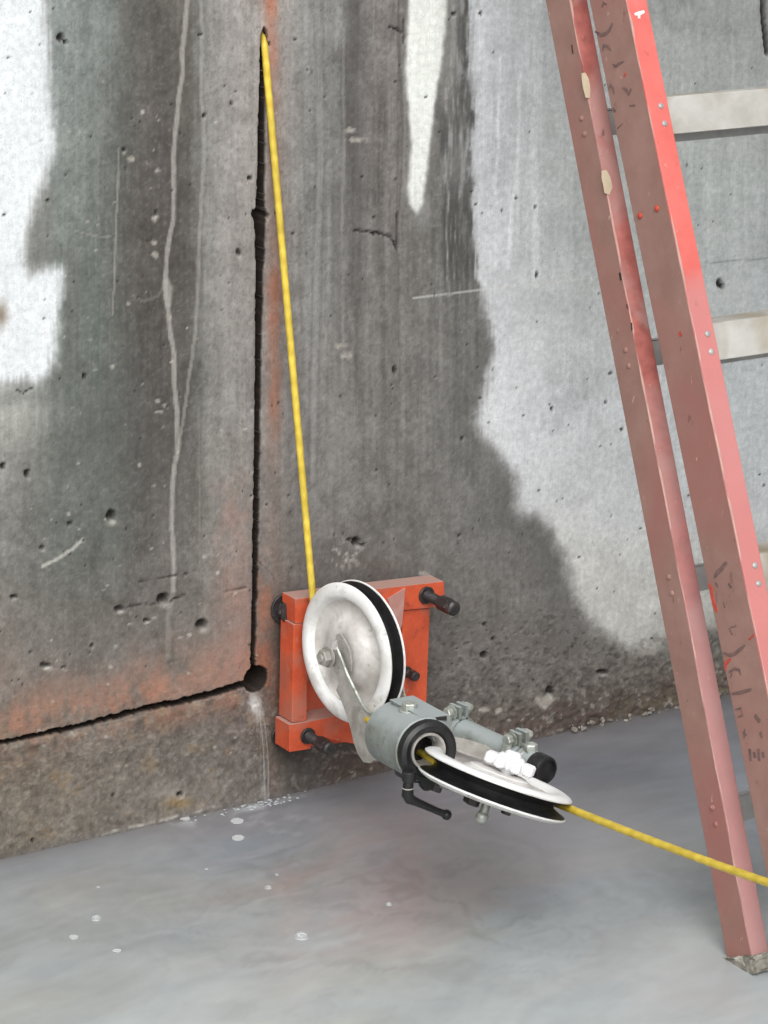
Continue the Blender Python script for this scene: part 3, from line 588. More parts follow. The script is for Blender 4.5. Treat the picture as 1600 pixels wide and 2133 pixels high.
def view_basis(u, v):
    d = ray(u, v); d = d/np.linalg.norm(d); x = RT-d*(RT@d); x /= np.linalg.norm(x); return x, np.cross(x, d), d
bx, by, bd = view_basis(718, 1361); N1 = V(bx*(-.978*.799)+by*(-.208*.799)-bd*.601).normalized()
F1 = py(718, 1361, -.165); d1 = depth(F1); WR = 149.1*d1/FPX; TH = .031
def wheel(name, cf, n, R, t, label):
    """cf: centre of the face that looks along n"""
    root = bpy.data.objects.new(name, None); COL.objects.link(root); root.parent = stand; root['label'] = label
    face = [(0, -.001), (R*.16, -.001), (R*.2, .0), (R*.24, .0045), (R*.34, .0035), (R*.40, .001), (R*.45, -.0015), (R*.50, -.0065), (R*.54, -.0100), (R*.60, -.0118), (R*.67, -.0118), (R*.715, -.0105), (R*.755, -.006), (R*.79, .0005), (R*.83, .0030), (R*.91, .0026), (R*.97, .0002), (R, -.0024)]
    mid = -t/2
    dish = [q for q in face if q[0] < R*.77]; face = [(R*.755, -.006)]+[q for q in face if q[0] > R*.77]
    prof = face+[(R*.995, -.0042), (R*.90, -.0070), (R*.82, -.0095), (R*.74, -.0125), (R*.74, -t+.0125), (R*.82, -t+.0095), (R*.90, -t+.0070), (R*.995, -t+.0042)]+[(r, -t-h) for r, h in reversed(face)]
    bm = bmesh.new(); lathe(bm, cf, n, prof, 128); o = obj('rim', bm, m_white, root, smooth=True)
    bm = bmesh.new(); lathe(bm, cf, n, dish, 128); obj('dish', bm, m_dish, root, smooth=True)
    bm = bmesh.new(); lathe(bm, cf-n*t, -n, dish, 128); obj('dish', bm, m_dish, root, smooth=True)
    bm = bmesh.new(); g = [(R*.985, -.0050), (R*.90, -.0080), (R*.82, -.0115), (R*.79, mid), (R*.82, -t+.0115), (R*.90, -t+.0080), (R*.985, -t+.0050)]
    g2 = [(R*.76, -t+.0135), (R*.76, -.0135)]
    lathe(bm, cf, n, g+g2, 128, closed=True); obj('rubber_liner', bm, m_black, root, smooth=True)
    return root
w1 = wheel('guide_wheel', F1, N1, WR, TH, 'upright white guide wheel with black rubber groove')
# hub boss, axle and fork of the upright wheel
bm = bmesh.new(); lathe(bm, F1, N1, [(0, .014), (WR*.09, .014), (WR*.12, .010), (WR*.15, .004), (WR*.24, .0025), (WR*.27, -.002)], 48); obj('hub', bm, m_white, w1, smooth=True)
bm = bmesh.new(); cyl(bm, F1, F1+N1*.046, .0062, 20, bev=.001); hexnut(bm, F1+N1*.032, F1+N1*.043, .0125); cyl(bm, F1+N1*.0295, F1+N1*.0318, .0155, 24); obj('axle_bolt', bm, m_plate, w1)
bm = bmesh.new()
leaf = [pplane(u, v, F1+N1*.012, N1) for u, v in ((703, 1322), (711, 1318), (722, 1334), (732, 1356), (735, 1380), (734, 1398), (724, 1396), (712, 1372))]
prism(bm, leaf, N1*.003, .0006); obj('stay', bm, m_plate, w1)
P0 = F1+N1*.026
fk = [(692, 1354), (702, 1352), (710, 1372), (722, 1404), (738, 1437), (757, 1474), (766, 1483), (777, 1487), (793, 1483), (812, 1470), (800, 1492), (783, 1500), (775, 1520), (773, 1548), (779, 1584), (770, 1590), (757, 1588), (745, 1571), (736, 1545), (729, 1512), (721, 1487), (711, 1458), (700, 1438), (706, 1424), (706, 1404), (696, 1388), (684, 1376)]
bm = bmesh.new(); prism(bm, [pplane(u, v, P0, N1) for u, v in fk], N1*-.004, .0006); fko = obj('fork', bm, m_plate, stand, label='bent grey steel fork arm holding the upright wheel')
rim_px = [(703, 1352), (711, 1372), (723, 1404), (739, 1437), (758, 1474), (767, 1483), (777, 1487), (793, 1483), (812, 1470)]
bm = bmesh.new(); tp = [pplane(u, v, P0, N1) for u, v in rim_px]
for a_, b_ in zip(tp, tp[1:]):
    pass
tube(bm, tp, .0022, 8); obj('fork_lip', bm, m_zinc, fko, smooth=True)
Pb = F1-N1*(TH+.01)
bm = bmesh.new(); prism(bm, [pplane(u, v, Pb, N1) for u, v in ((812, 1470), (822, 1452), (832, 1425), (838, 1427), (841, 1447), (852, 1468), (845, 1470), (834, 1452), (826, 1470))], N1*-.003, .0005); obj('fork', bm, m_plate, stand)

# second wheel, lying almost flat
bx, by, bd = view_basis(1040, 1611); N2 = V(bx*.342+by*.931-bd*.098).normalized()
d2 = WR*FPX/163.0; F2 = pd(1040, 1611, d2)
w2 = wheel('guide_wheel', F2, N2, WR, TH*1.02, 'nearly flat white guide wheel with white star knob on top')
e1 = V(RT*.938-UP*.345); e1 = (e1-N2*e1.dot(N2)).normalized(); e2 = N2.cross(e1)
if e2.dot(V(FW)) < 0: e2 = -e2                           # towards the far side
bm = bmesh.new(); lathe(bm, F2, N2, [(WR*.42, -.006), (WR*.40, .001), (WR*.37, .0025), (WR*.2, .003), (0, .003)], 64); obj('hub', bm, m_white, w2, smooth=True)
kc = F2+N2*.007+e1*.009+e2*.0
bm = bmesh.new(); nl = 8
for k in range(nl):
    an = 2*PI*k/nl+.25; dr = e1*math.cos(an)+e2*math.sin(an); cyl(bm, kc+dr*.029+N2*.002, kc+dr*.029+N2*.017, .0072, 16, bev=.0025)
    box(bm, kc+dr*.016+N2*.0105, (dr, N2.cross(dr), N2), (.014, .0055, .007), .002)
cyl(bm, kc+N2*.001, kc+N2*.0215, .0185, 32, bev=.003); cyl(bm, kc-N2*.004, kc+N2*.027, .011, 24, bev=.003)
obj('star_knob', bm, m_knob, w2, smooth=True)

# swivel tube the cable runs through
tipL = F2-N2*(TH*.5)-e1*WR
yT = tipL.y+.012
T1 = py(887, 1562, yT); T0 = py(818, 1524, yT+.098); ax = (T1-T0).normalized(); LT = (T1-T0).length; rT = 69*depth(T1)/FPX
bm = bmesh.new(); lathe(bm, T0, ax, [(rT*.60, 0), (rT*.92, 0), (rT, .004), (rT, LT-.002), (rT*.93, LT), (rT*.62, LT), (rT*.60, LT-.004)], 72, closed=True)
sw_o = obj('swivel_tube', bm, m_grey, stand, smooth=True)
bm = bmesh.new(); lathe(bm, T1, ax, [(rT*.60, -.002), (rT*.60, .008), (rT*.66, .012), (rT*.80, .013), (rT*.92, .010), (rT*.96, .004), (rT*.96, -.0)], 72, closed=True)
cyl(bm, T1-Vector((0, 0, rT*.98))+ax*.002, T1-Vector((0, 0, rT*1.0))+ax*.012, .012, 20, bev=.002)
ring = obj('end_ring', bm, m_black, sw_o, smooth=True)
bm = bmesh.new(); lathe(bm, T1, ax, [(rT*.44, -.02), (rT*.46, .004), (rT*.50, .009), (rT*.575, .009), (rT*.595, .004), (rT*.595, -.02)], 64, closed=True); obj('bearing', bm, m_plate, sw_o, smooth=True)
bm = bmesh.new(); lathe(bm, T1-ax*.05, ax, [(0, 0), (rT*.60, 0), (rT*.598, .048)], 48); obj('inner_sleeve', bm, m_blackm, sw_o, smooth=True)
# clamping lug with dark gap
rt = V(R0); lz = Vector((0, 0, 1))
bm = bmesh.new()
pl = [(884, 1497), (905, 1494), (934, 1488), (939, 1492), (940, 1528), (930, 1545), (905, 1545), (893, 1520)]
P = [py(u, v, yT+.004) for u, v in pl]; prism(bm, P, Vector((0, .085, 0)), .0015); obj('clamp_lug', bm, m_grey, sw_o)
bm = bmesh.new(); prism(bm, [py(u, v, yT+.0015) for u, v in ((909, 1495), (931, 1492), (931, 1501), (911, 1500))], Vector((0, .002, 0))); obj('clamp_gap', bm, m_blackm, sw_o)
bm = bmesh.new(); tb = py(853, 1478, yT+.05); cyl(bm, tb-lz*.012, tb+lz*.001, .0145, 28, bev=.001); hexnut(bm, tb+lz*.0005, tb+lz*.010, .0105); obj('hex_bolt', bm, m_zinc, sw_o)
# black clamping lever
bm = bmesh.new(); l0 = py(851, 1622, yT-.012)
lp = [py(u, v, yT-.014) for u, v in ((852, 1618), (850, 1640), (849, 1655), (853, 1664), (864, 1669), (885, 1678), (910, 1689), (930, 1697))]
tube(bm, lp, [.0065, .0072, .0082, .0075, .006, .0052, .0048, .005], 14); sphere(bm, lp[-1], .0072, 12)
cyl(bm, lp[0]+lz*.008, lp[0]-lz*.006, .0095, 20, bev=.001)
prism(bm, [py(u, v, yT+.004) for u, v in ((845, 1612), (866, 1620), (890, 1624), (888, 1632), (850, 1630))], Vector((0, .03, 0)), .001)
lev = obj('clamp_lever', bm, m_black, sw_o, smooth=True)
bm = bmesh.new(); cc = py(850, 1641, yT-.014); lathe(bm, cc, lz, [(.0074, -.0008), (.0079, 0), (.0074, .0008)], 20, closed=False); obj('lever_collar', bm, m_plate, lev)

# slim support pipe with clamps
Q1 = pd(1137, 1605, d2+.115); Q0 = py(935, 1513, Q1.y+.20); pa = (Q1-Q0).normalized(); rp = 30*depth(Q1)/FPX; LQ = (Q1-Q0).length
bm = bmesh.new(); lathe(bm, Q0, pa, [(0, 0), (rp, 0), (rp, LQ-.012), (rp*.9, LQ-.012), (0, LQ-.012)], 48); pipe = obj('support_pipe', bm, m_grey, stand, smooth=True)
bm = bmesh.new(); lathe(bm, Q1-pa*.02, pa, [(rp*1.04, 0), (rp*1.04, .019), (rp*.96, .022), (rp*.80, .023), (rp*.78, .018), (0, .018)], 40); obj('end_cap', bm, m_black, pipe, smooth=True)
def pclamp(s, k=1.0):
    c = Q0+pa*(LQ*s); root = bpy.data.objects.new('pipe_clamp', None); COL.objects.link(root); root.parent = stand
    up = (lz-pa*lz.dot(pa)).normalized(); sd2 = pa.cross(up).normalized()
    if sd2.dot(V(RT)) < 0: sd2 = -sd2
    bm = bmesh.new(); lathe(bm, c-pa*.011, pa, [(rp*1.02, 0), (rp*1.17, 0), (rp*1.17, .022), (rp*1.02, .022)], 40, closed=True)
    e = c+up*(rp*1.2)-sd2*.006
    box(bm, e+up*.004, (pa, sd2, up), (.011, .0026, .012), .0008); box(bm, e+up*.004+sd2*.012, (pa, sd2, up), (.011, .0026, .012), .0008)
    obj('band', bm, m_grey, root, smooth=False)
    bm = bmesh.new(); b0 = e+up*.007-sd2*.016; cyl(bm, b0, b0+sd2*.046, .0042, 16, bev=.001); hexnut(bm, b0-sd2*.002, b0+sd2*.007, .0085)
    hexnut(bm, b0+sd2*.033, b0+sd2*.041, .0085); cyl(bm, b0+sd2*.008, b0+sd2*.0095, .0105, 20); cyl(bm, b0+sd2*.0305, b0+sd2*.032, .0105, 20)
    for j in range(4): lathe(bm, b0+sd2*(.012+j*.0035), sd2, [(.0042, 0), (.0066, .0012), (.0042, .0026)], 14)
    obj('clamp_bolt', bm, m_zinc, root)
    bm = bmesh.new(); b1 = c+up*(rp*.5)-sd2*(rp*1.12); b2 = b1-pa*.0+up*.0; box(bm, b1, (pa, sd2, up), (.006, .004, .016), .0015); cyl(bm, b1-up*.012, b1-up*.012-sd2*.008, .006, 16, bev=.001); obj('hook', bm, m_zinc, root)
    return root
pclamp(.10); pclamp(.72); 
bm = bmesh.new(); hexnut(bm, Q0+pa*(LQ*.84)+lz*rp*.9, Q0+pa*(LQ*.84)+lz*(rp+.009), .010); lathe(bm, Q0+pa*(LQ*.80), pa, [(rp*1.02, 0), (rp*1.1, .001), (rp*1.1, .005), (rp*1.02, .006)], 40, closed=True); obj('collar', bm, m_zinc, pipe)
# arm that carries the flat wheel: plate above and strap below
Pu = F2+N2*.004
bm = bmesh.new(); up_px = [(903, 1549), (916, 1541), (944, 1538), (975, 1545), (1010, 1556), (1035, 1572), (1030, 1588), (1000, 1582), (970, 1572), (940, 1560)]
prism(bm, [pplane(u, v, F2+N2*.010+e2*.045, (N2*.8-e2*.6).normalized()) for u, v in up_px], N2*.003, .0005); obj('carrier_arm', bm, m_plate, stand)
Fb = F2-N2*(TH*1.02)
bm = bmesh.new(); box(bm, Fb-N2*.008-e1*.005, (e1, e2, N2), (WR*.62, .016, .0025), .0008); obj('strap', bm, m_grey, stand, label='grey green strap under the flat wheel')
bm = bmesh.new()
for s_, r_, h_ in ((-.70, .0085, .014), (-.22, .011, .013), (.25, .007, .009)):
    c0 = Fb+e1*(WR*s_)-N2*.0105-e2*.004; hexnut(bm, c0+N2*.006, c0-N2*h_*.6, r_)
cyl(bm, Fb-N2*.005-e1*.02, Fb-N2*.020-e1*.02, .0095, 20, bev=.001); obj('strap_bolt', bm, m_blackm, stand)
bm = bmesh.new(); kb = pplane(1005, 1700, Fb, V(FW)); sphere(bm, kb-N2*.001, .0088, 12); cyl(bm, kb, kb+N2*.02, .006, 16); obj('drain_plug', bm, m_zinc, stand, smooth=True)

# ------------------------------------------------------------------ diamond wire
RO = .0051; rg_ = WR*.79+RO
M1 = F1-N1*(TH/2); M2 = F2-N2*(TH*.51)
a1 = (Vector((0, 1, 0))-N1*Vector((0, 1, 0)).dot(N1)).normalized(); a2 = N1.cross(a1)
if a2.z > 0: a2 = -a2                                    # downwards
path = [py(545, 52, .05), py(548.5, 62, .018), py(551, 95, .004)]
tA = M1+a1*rg_
top = path[-1]; nA = 40
for i in range(1, nA+1): path.append(top.lerp(tA, i/nA))
for i in range(1, 19):
    th = i/18*math.radians(84); path.append(M1+(a1*math.cos(th)+a2*math.sin(th))*rg_)
pB = M2-e1*rg_*.985+e2*rg_*.17
for i in range(1, 21): path.append(path[-1].lerp(pB, 1/(21-i)) if i < 20 else pB)
for i in range(1, 25):
    th = PI*.945+(math.radians(33)-PI*.945)*i/24; path.append(M2+(e1*math.cos(th)+e2*math.sin(th))*rg_)
pE = pd(1760, 1893, 3.28); st_ = path[-1]
for i in range(1, 41): path.append(st_.lerp(pE, i/40)-Vector((0, 0, .004*math.sin(PI*i/40))))
# resample evenly so that the beads are regular
P = [np.array(p) for p in path]; L_ = np.concatenate([[0], np.cumsum([np.linalg.norm(b-a) for a, b in zip(P, P[1:])])])
sN = np.arange(0, L_[-1], .0022); pts = [Vector([float(np.interp(s, L_, [p[k] for p in P])) for k in range(3)]) for s in sN]
rr = [RO*(1+.035*max(0, math.cos(2*PI*s/.022))**2) for s in sN]
m_wire, t_, b = new_mat('yellow_coated_wire'); N = t_.nodes.new; L = t_.links.new
at = N('ShaderNodeAttribute'); at.attribute_name = 'Col'; L(at.outputs['Color'], b.inputs['Base Color']); b.inputs['Roughness'].default_value = .42
bm = bmesh.new(); tube(bm, pts, rr, 12); cable = obj('saw_cable', bm, m_wire, smooth=True, label='yellow beaded saw cable running from the wall slot round both wheels to the lower right', cat='cable')
mesh = cable.data; ca = mesh.color_attributes.new('Col', 'FLOAT_COLOR', 'POINT'); cc = np.ones((len(mesh.vertices), 4), np.float32)
gr = np.clip(.5+1.1*fbm(sN*28, sN*0+.5, 401, 4), 0, 1)
for i in range(len(sN)):
    ph = .5+.5*math.cos(2*PI*sN[i]/.022)
    for k in range(12):
        hx = .5+.5*math.cos(2*PI*(sN[i]/.044)+2*PI*k/12*1)
        f = .25+.75*(.55*ph+.45*hx)*(.6+.4*gr[i])
        c0 = np.array(lin((202, 170, 52)))*(1-f)+np.array(lin((234, 208, 84)))*f
        if (k+int(sN[i]/.011)) % 6 == 0: c0 = c0*.86
        cc[i*12+k, :3] = c0*(.80+.2*gr[i])
ca.data.foreach_set('color', cc.ravel())

# ------------------------------------------------------------------ folded step ladder leaning on the wall
SL = .45
def lad_point(u, v, G):                                  # point on the ladder's lean plane through G
    n = Vector((0, 1, -SL)).normalized(); return pplane(u, v, G, n)
G = pz(1569, 2030, 0)
rA = lad_point(1190, 20, G); rB = lad_point(1545, 1885, G)  # rear rail's front-left corner line
rdir = (rA-rB).normalized()
foot = rB+rdir*((0.012-rB.z)/rdir.z)
nrm = Vector((0, -1, SL)); nrm = (nrm-rdir*nrm.dot(rdir)).normalized()   # out of the ladder plane, to the viewer
wid = rdir.cross(nrm).normalized()
if wid.x < 0: wid = -wid
LEN = 2.35
RWEB, RFL = .053, .0285; FWEB, FFL = .0765, .033; TK = .0042
def xat(z): return rB.x+(rA.x-rB.x)*(z-rB.z)/(rA.z-rB.z)
def front_pt(u, v):
    d = ray(u, v); lo, hi_ = 2.5, 5.5
    for _ in range(60):
        m_ = (lo+hi_)/2; p = CAM+d*m_
        if p[0]-xat(p[2]) < 0: lo = m_
        else: hi_ = m_
    return V(CAM+d*((lo+hi_)/2))
fA = front_pt(1304, 0); fB = front_pt(1569, 1300)
gA = (fA-rA).dot(nrm); gB = (fB-rB).dot(nrm)
print('LADDER rear', rA, rB, 'front', fA, fB, 'gaps', gA, gB, 'depths', depth(rA), depth(rB), depth(fA), depth(fB), 'stand', d1, d2, 'WR', WR, TH, 'N1', N1, 'N2', N2, 'F1', F1, 'F2', F2, 'T1', T1, 'Q1', Q1, 'foot', foot)
fdir = (fA-fB).normalized()
m_web = noisy_mat('dusty_red_fibreglass_web', (142, 108, 98), (156, 122, 112), .78, 18, c3=(154, 104, 96), s3=5, t3=(.45, .7), bump=.3, bscale=300, bdist=.0008, speck=(((104, 70, 62), 45, .66, .74, (1, 1, .5)), ((196, 168, 158), 90, .68, .74, (1, 1, .4)), ((92, 74, 66), 160, .70, .76, (1, 1, 1))))
m_fl = noisy_mat('red_fibreglass_flange', (200, 94, 86), (218, 110, 102), .5, 12, c3=(206, 128, 126), s3=5, t3=(.5, .8), fade=(.88, .905, (178, 122, 120), .7), speck=(((104, 70, 62), 45, .66, .74, (1, 1, .5)), ((196, 168, 158), 90, .68, .74, (1, 1, .4)), ((92, 74, 66), 160, .70, .76, (1, 1, 1))), bump=.2, bscale=300, bdist=.0005)
m_fl2 = noisy_mat('worn_red_fibreglass_flange', (146, 82, 74), (176, 102, 94), .7, 45, c3=(168, 124, 118), s3=9, t3=(.44, .58), fade=(.35, .75, (172, 130, 128), .75), speck=(((104, 70, 62), 45, .66, .74, (1, 1, .5)), ((196, 168, 158), 90, .68, .74, (1, 1, .4)), ((92, 74, 66), 160, .70, .76, (1, 1, 1))), bump=.2, bscale=300, bdist=.0005)
m_alu = noisy_mat('worn_aluminium_tread', (168, 165, 158), (192, 190, 184), .45, 14, c3=(150, 138, 116), s3=9, t3=(.5, .7), metallic=.0, bump=.2)
m_alud = noisy_mat('dull_aluminium', (152, 152, 150), (178, 178, 175), .45, 20, metallic=.2)
m_shoe = noisy_mat('grey_rubber_shoe', (120, 116, 106), (150, 146, 136), .8, 60, c3=(196, 192, 180), s3=50, t3=(.52, .62), bump=.5)
m_mark = noisy_mat('faded_marker_ink', (96, 78, 76), (128, 98, 92), .8, 60)
m_cream = noisy_mat('cream_paint_splash', (178, 164, 140), (192, 178, 152), .7, 60)
m_redm = noisy_mat('fresh_red_scuff', (176, 60, 50), (196, 84, 66), .6, 60)
m_white2 = noisy_mat('white_splash', (236, 232, 230), (246, 242, 240), .5, 60)
m_edge = noisy_mat('worn_dusty_edge', (176, 136, 126), (196, 158, 148), .75, 14)
ladder = empty('step_ladder', 'folded dusty red fibreglass step ladder leaning against the wall at the right edge', 'ladder')
def rail(name, p, d, n, wd, web, fl, L_, mats, side=1):
    """channel: web along -n, flanges along wd*side; p lowest point of the front outer corner"""
    root = bpy.data.objects.new(name, None); COL.objects.link(root); root.parent = ladder
    s = wd*side
    bm = bmesh.new(); c0 = p-n*(web/2)+s*(TK/2); box(bm, c0+d*(L_/2), (d, n, s), (L_/2, web/2-.0002, TK/2), .0009); obj('web', bm, mats[0], root)
    bm = bmesh.new(); box(bm, p+s*(fl/2)-n*(TK/2-.0016)+d*(L_/2), (d, s, n), (L_/2, fl/2, TK/2), .0012); obj('flange', bm, mats[1], root)
    bm = bmesh.new(); rw = random.Random(4); tube(bm, [p+d*(L_*i/90)+s*.0012+n*(.0002+rw.uniform(-.0007, .0005)) for i in range(1, 90)], [.0016*rw.uniform(.7, 1.25) for i in range(1, 90)], 8); obj('worn_edge', bm, m_edge, root)
    bm = bmesh.new(); box(bm, p+s*(fl/2+TK*.5)-n*(web-TK/2-.0005)+d*(L_/2), (d, s, n), (L_/2, fl/2-TK*.5, TK/2), .0008); obj('flange', bm, mats[1], root)
    return root
rl_o = rail('rear_rail', foot, rdir, nrm, wid, RWEB, RFL, LEN, (m_web, m_fl2)); 
fn = (nrm-fdir*nrm.dot(fdir)).normalized(); fw = fdir.cross(fn).normalized(); fw = fw if fw.x > 0 else -fw
fp0 = fB+fdir*((.012-fB.z)/fdir.z)
fr_o = rail('front_rail', fp0, fdir, fn, fw, FWEB, FFL, LEN, (m_web, m_fl))
SPAN = .60; XW = Vector((1, 0, 0))
mir = lambda v_: Vector((-v_.x, v_.y, v_.z))
rdm = mir(rdir); rnm = (Vector((0, -1, SL))-rdm*Vector((0, -1, SL)).dot(rdm)).normalized(); rwm = rdm.cross(rnm).normalized(); rwm = rwm if rwm.x > 0 else -rwm
fdm = mir(fdir); fnm = mir(fn); fnm = (fnm-fdm*fnm.dot(fdm)).normalized(); fwm = fdm.cross(fnm).normalized(); fwm = fwm if fwm.x > 0 else -fwm
rail('rear_rail', foot+XW*SPAN, rdm, rnm, rwm, RWEB, RFL, LEN, (m_web, m_fl2), -1)
rail('front_rail', fp0+XW*SPAN, fdm, fnm, fwm, FWEB, FFL, LEN, (m_web, m_fl), -1)
# steps: found from where the rivets sit on the near flange
def on_front(u, v):                                       # distance along the front rail of the row at v
    n = fn; q = pplane(u, v, fB, n); return (q-fp0).dot(fdir)
sA, sB = on_front(1375, 240), on_front(1472, 715); dS = sA-sB
hz = lz
for k in range(-3, 3):
    s0 = sA+dS*k
    if s0 < .1 or s0 > LEN: continue
    root = bpy.data.objects.new('step', None); COL.objects.link(root); root.parent = ladder
    b0 = fp0+fdir*s0-fn*.0175
    xs0, xs1 = TK*1.3, SPAN-2*fdir.x*s0-TK*1.3; fws = XW
    fwd = Vector((0, -1, math.tan(math.radians(8)))); fwd = (fwd-fws*fwd.dot(fws)).normalized(); vz = fws.cross(fwd).normalized(); vz = vz if vz.z > 0 else -vz
    c = b0+fws*((xs0+xs1)/2)+vz*.0255
    bm = bmesh.new(); box(bm, c-fwd*.029, (fws, fwd, vz), ((xs1-xs0)/2, .027, .0016), .0006)
    obj('tread', bm, m_alu, root)
    bm = bmesh.new(); box(bm, c-vz*.0235, (fws, fwd, vz), ((xs1-xs0)/2, .0016, .0245), .0008); box(bm, c-vz*.0475-fwd*.006, (fws, fwd, vz), ((xs1-xs0)/2, .0045, .0013), .0003); obj('lip', bm, m_alu, root)
    bm = bmesh.new(); box(bm, c-vz*.034-fwd*.055, (fws, fwd, vz), ((xs1-xs0)/2, .0016, .0285), .0005); obj('lip', bm, m_alud, root)
    for sx in (0, 1):
        for dz in (.012, -.012):
            bm = bmesh.new(); q = (fp0+fdir*(s0+dz)+fw*FFL*.62 if not sx else fp0+XW*SPAN+fdm*(s0+dz)-fwm*FFL*.62)+fn*.0016; lathe(bm, q, fn, [(.0042, 0), (.0040, .0012), (.0026, .0024), (0, .0028)], 16); obj('rivet', bm, m_alud, fr_o, smooth=True)
# rear cross bars
def on_rear(u, v): q = pplane(u, v, rB, nrm); return (q-foot).dot(rdir)
for v_, u_ in ((250, 1266), (733, 1362), (1206, 1458), (1686, 1552), (-230, 1170)):
    s0 = on_rear(u_, v_)
    bm = bmesh.new(); hw = SPAN/2-rdir.x*s0; c = foot+rdir*s0-nrm*(.022)+XW*hw; rv = nrm.cross(XW).normalized(); rv = rv if rv.z > 0 else -rv; box(bm, c, (XW, rv, XW.cross(rv)), (hw-TK*1.1, .017, .0016), .0004); box(bm, c+rv*.0185-nrm*.006, (XW, rv, XW.cross(rv)), (hw-TK*1.1, .0014, .010), .0003)
    br = obj('cross_bar', bm, m_alud, ladder)
    for dz in (.010, -.012):
        bm = bmesh.new(); q = foot+rdir*(s0+dz)-nrm*(RWEB*.42); lathe(bm, q, -wid, [(.0040, -.0003), (.0038, .0012), (.0025, .0022), (0, .0026)], 16); obj('rivet', bm, m_web, rl_o, smooth=True)
for u_, v_ in ((1334, 449), (1369, 434)):
    q = pplane(u_, v_, fB, fw); bm = bmesh.new(); lathe(bm, q-fw*.0004, -fw, [(.0044, -.0003), (.0042, .0012), (.0028, .0024), (0, .0028)], 16); obj('rivet', bm, m_redm, fr_o, smooth=True)
# shoes
bm = bmesh.new(); rs = random.Random(3)
box(bm, foot+rdir*.000+wid*(RFL/2+.001)-nrm*(RWEB/2-.002), (rdir, wid, nrm), (.0115, RFL/2+.007, RWEB/2+.007), .003)
bmesh.ops.subdivide_edges(bm, edges=bm.edges[:], cuts=3, use_grid_fill=True)
for v_ in bm.verts: v_.co += Vector((rs.uniform(-1, 1), rs.uniform(-1, 1), rs.uniform(-1, 1)))*.0018
obj('shoe', bm, m_shoe, ladder, label='crusty grey rubber shoe of the rear rail')
for p_, d_, n_, w_, web_, fl_ in ((foot+XW*SPAN-rwm*RFL, rdm, rnm, rwm, RWEB, RFL), (fp0, fdir, fn, fw, FWEB, FFL), (fp0+XW*SPAN-fwm*FFL, fdm, fnm, fwm, FWEB, FFL)):
    bm = bmesh.new(); box(bm, p_+d_*.013+w_*(fl_/2+.001)-n_*(web_/2-.002), (d_, w_, n_), (.020, fl_/2+.006, web_/2+.006), .003); obj('shoe', bm, m_shoe, ladder)
bm = bmesh.new(); topc = foot+rdir*LEN+nrm*.03; topc.x = foot.x+SPAN/2; box(bm, topc, (XW, (rv.cross(XW)), rv), (SPAN/2-.03, .10, .012), .004); obj('top_cap', bm, m_fl, ladder)
# marks on the rails: worn marker lettering, cream splashes, scuffs
def decal(name, strokes, p0, n, mat, parent, wdt=None, lift=.0006):
    for st, wpx in strokes:
        bm = bmesh.new()
        P = [pplane(u, v, p0, n)+n*0 for u, v in st]; k = wpx*3.75/FPX/1.6
        L1, L2 = [], []
        for i, p in enumerate(P):
            d = (P[min(i+1, len(P)-1)]-P[max(i-1, 0)]).normalized(); s = d.cross(n).normalized(); kk = k*(.55 if i in (0, len(P)-1) else 1)
            L1.append(p+s*kk); L2.append(p-s*kk)
        prism(bm, L1+L2[::-1], n*(lift if n.dot(V(FW)) < 0 else -lift)); obj(name, bm, mat, parent)
webp = fB-fw*.00015; nw = -fw
ink1 = [([(1254, 15), (1257, 6), (1264, 9)], 5), ([(1241, 66), (1252, 73), (1262, 70), (1270, 62), (1276, 48)], 6), ([(1240, 66), (1250, 70)], 5), ([(1256, 106), (1257, 95), (1266, 96), (1273, 104)], 5), ([(1276, 134), (1284, 138), (1296, 130)], 4),
        ([(1268, 186), (1272, 176), (1277, 184), (1280, 196)], 5), ([(1298, 183), (1306, 188), (1310, 196), (1315, 184)], 6), ([(1277, 226), (1282, 232)], 9), ([(1311, 220), (1323, 219)], 4), ([(1286, 268), (1296, 258)], 3), ([(1280, 140), (1288, 132), (1300, 128)], 3)]
ink2 = [([(1488, 1203), (1494, 1193), (1504, 1184), (1511, 1172)], 8), ([(1512, 1176), (1514, 1170)], 8), ([(1491, 1214), (1496, 1222)], 7), ([(1518, 1216), (1524, 1224)], 8), ([(1508, 1254), (1510, 1266)], 4), ([(1519, 1309), (1526, 1322)], 5), ([(1522, 1307), (1534, 1304)], 4),
        ([(1507, 1360), (1520, 1365), (1530, 1362), (1540, 1354), (1552, 1344)], 6), ([(1519, 1400), (1530, 1393), (1541, 1396), (1543, 1406)], 5), ([(1525, 1402), (1522, 1412)], 4), ([(1524, 1445), (1540, 1443), (1554, 1439), (1566, 1435)], 6), ([(1532, 1478), (1544, 1475), (1547, 1490), (1538, 1494)], 4),
        ([(1573, 1490), (1583, 1503)], 14), ([(1584, 1525), (1588, 1536)], 12), ([(1548, 1525), (1556, 1532)], 6), ([(1552, 1518), (1550, 1538)], 4)]
decal('marker_stroke', ink1, webp, nw, m_mark, fr_o); decal('marker_stroke', ink2, webp, nw, m_mark, fr_o)
smear = [([(1562+i*9, 1560+(i % 2)*6), (1564+i*9, 1585-(i % 2)*7)], 12) for i in range(4)]
decal('grime_smear', smear, webp, nw, m_mark, fr_o)
decal('red_scuff', [([(1476, 1216), (1482, 1226), (1484, 1245), (1490, 1265), (1494, 1275)], 8), ([(1511, 1396), (1512, 1382), (1522, 1372)], 7), ([(1416, 692), (1419, 700)], 12), ([(1300, 160), (1304, 152)], 7), ([(1571, 1322), (1560, 1332)], 5)], webp, nw, m_redm, fr_o)
decal('white_splash', [([(1322, 30), (1332, 28), (1342, 24)], 7), ([(1331, 26), (1331, 38)], 8)], fB+fn*.0018, fn, m_white2, fr_o)
webr = rB-wid*.00015
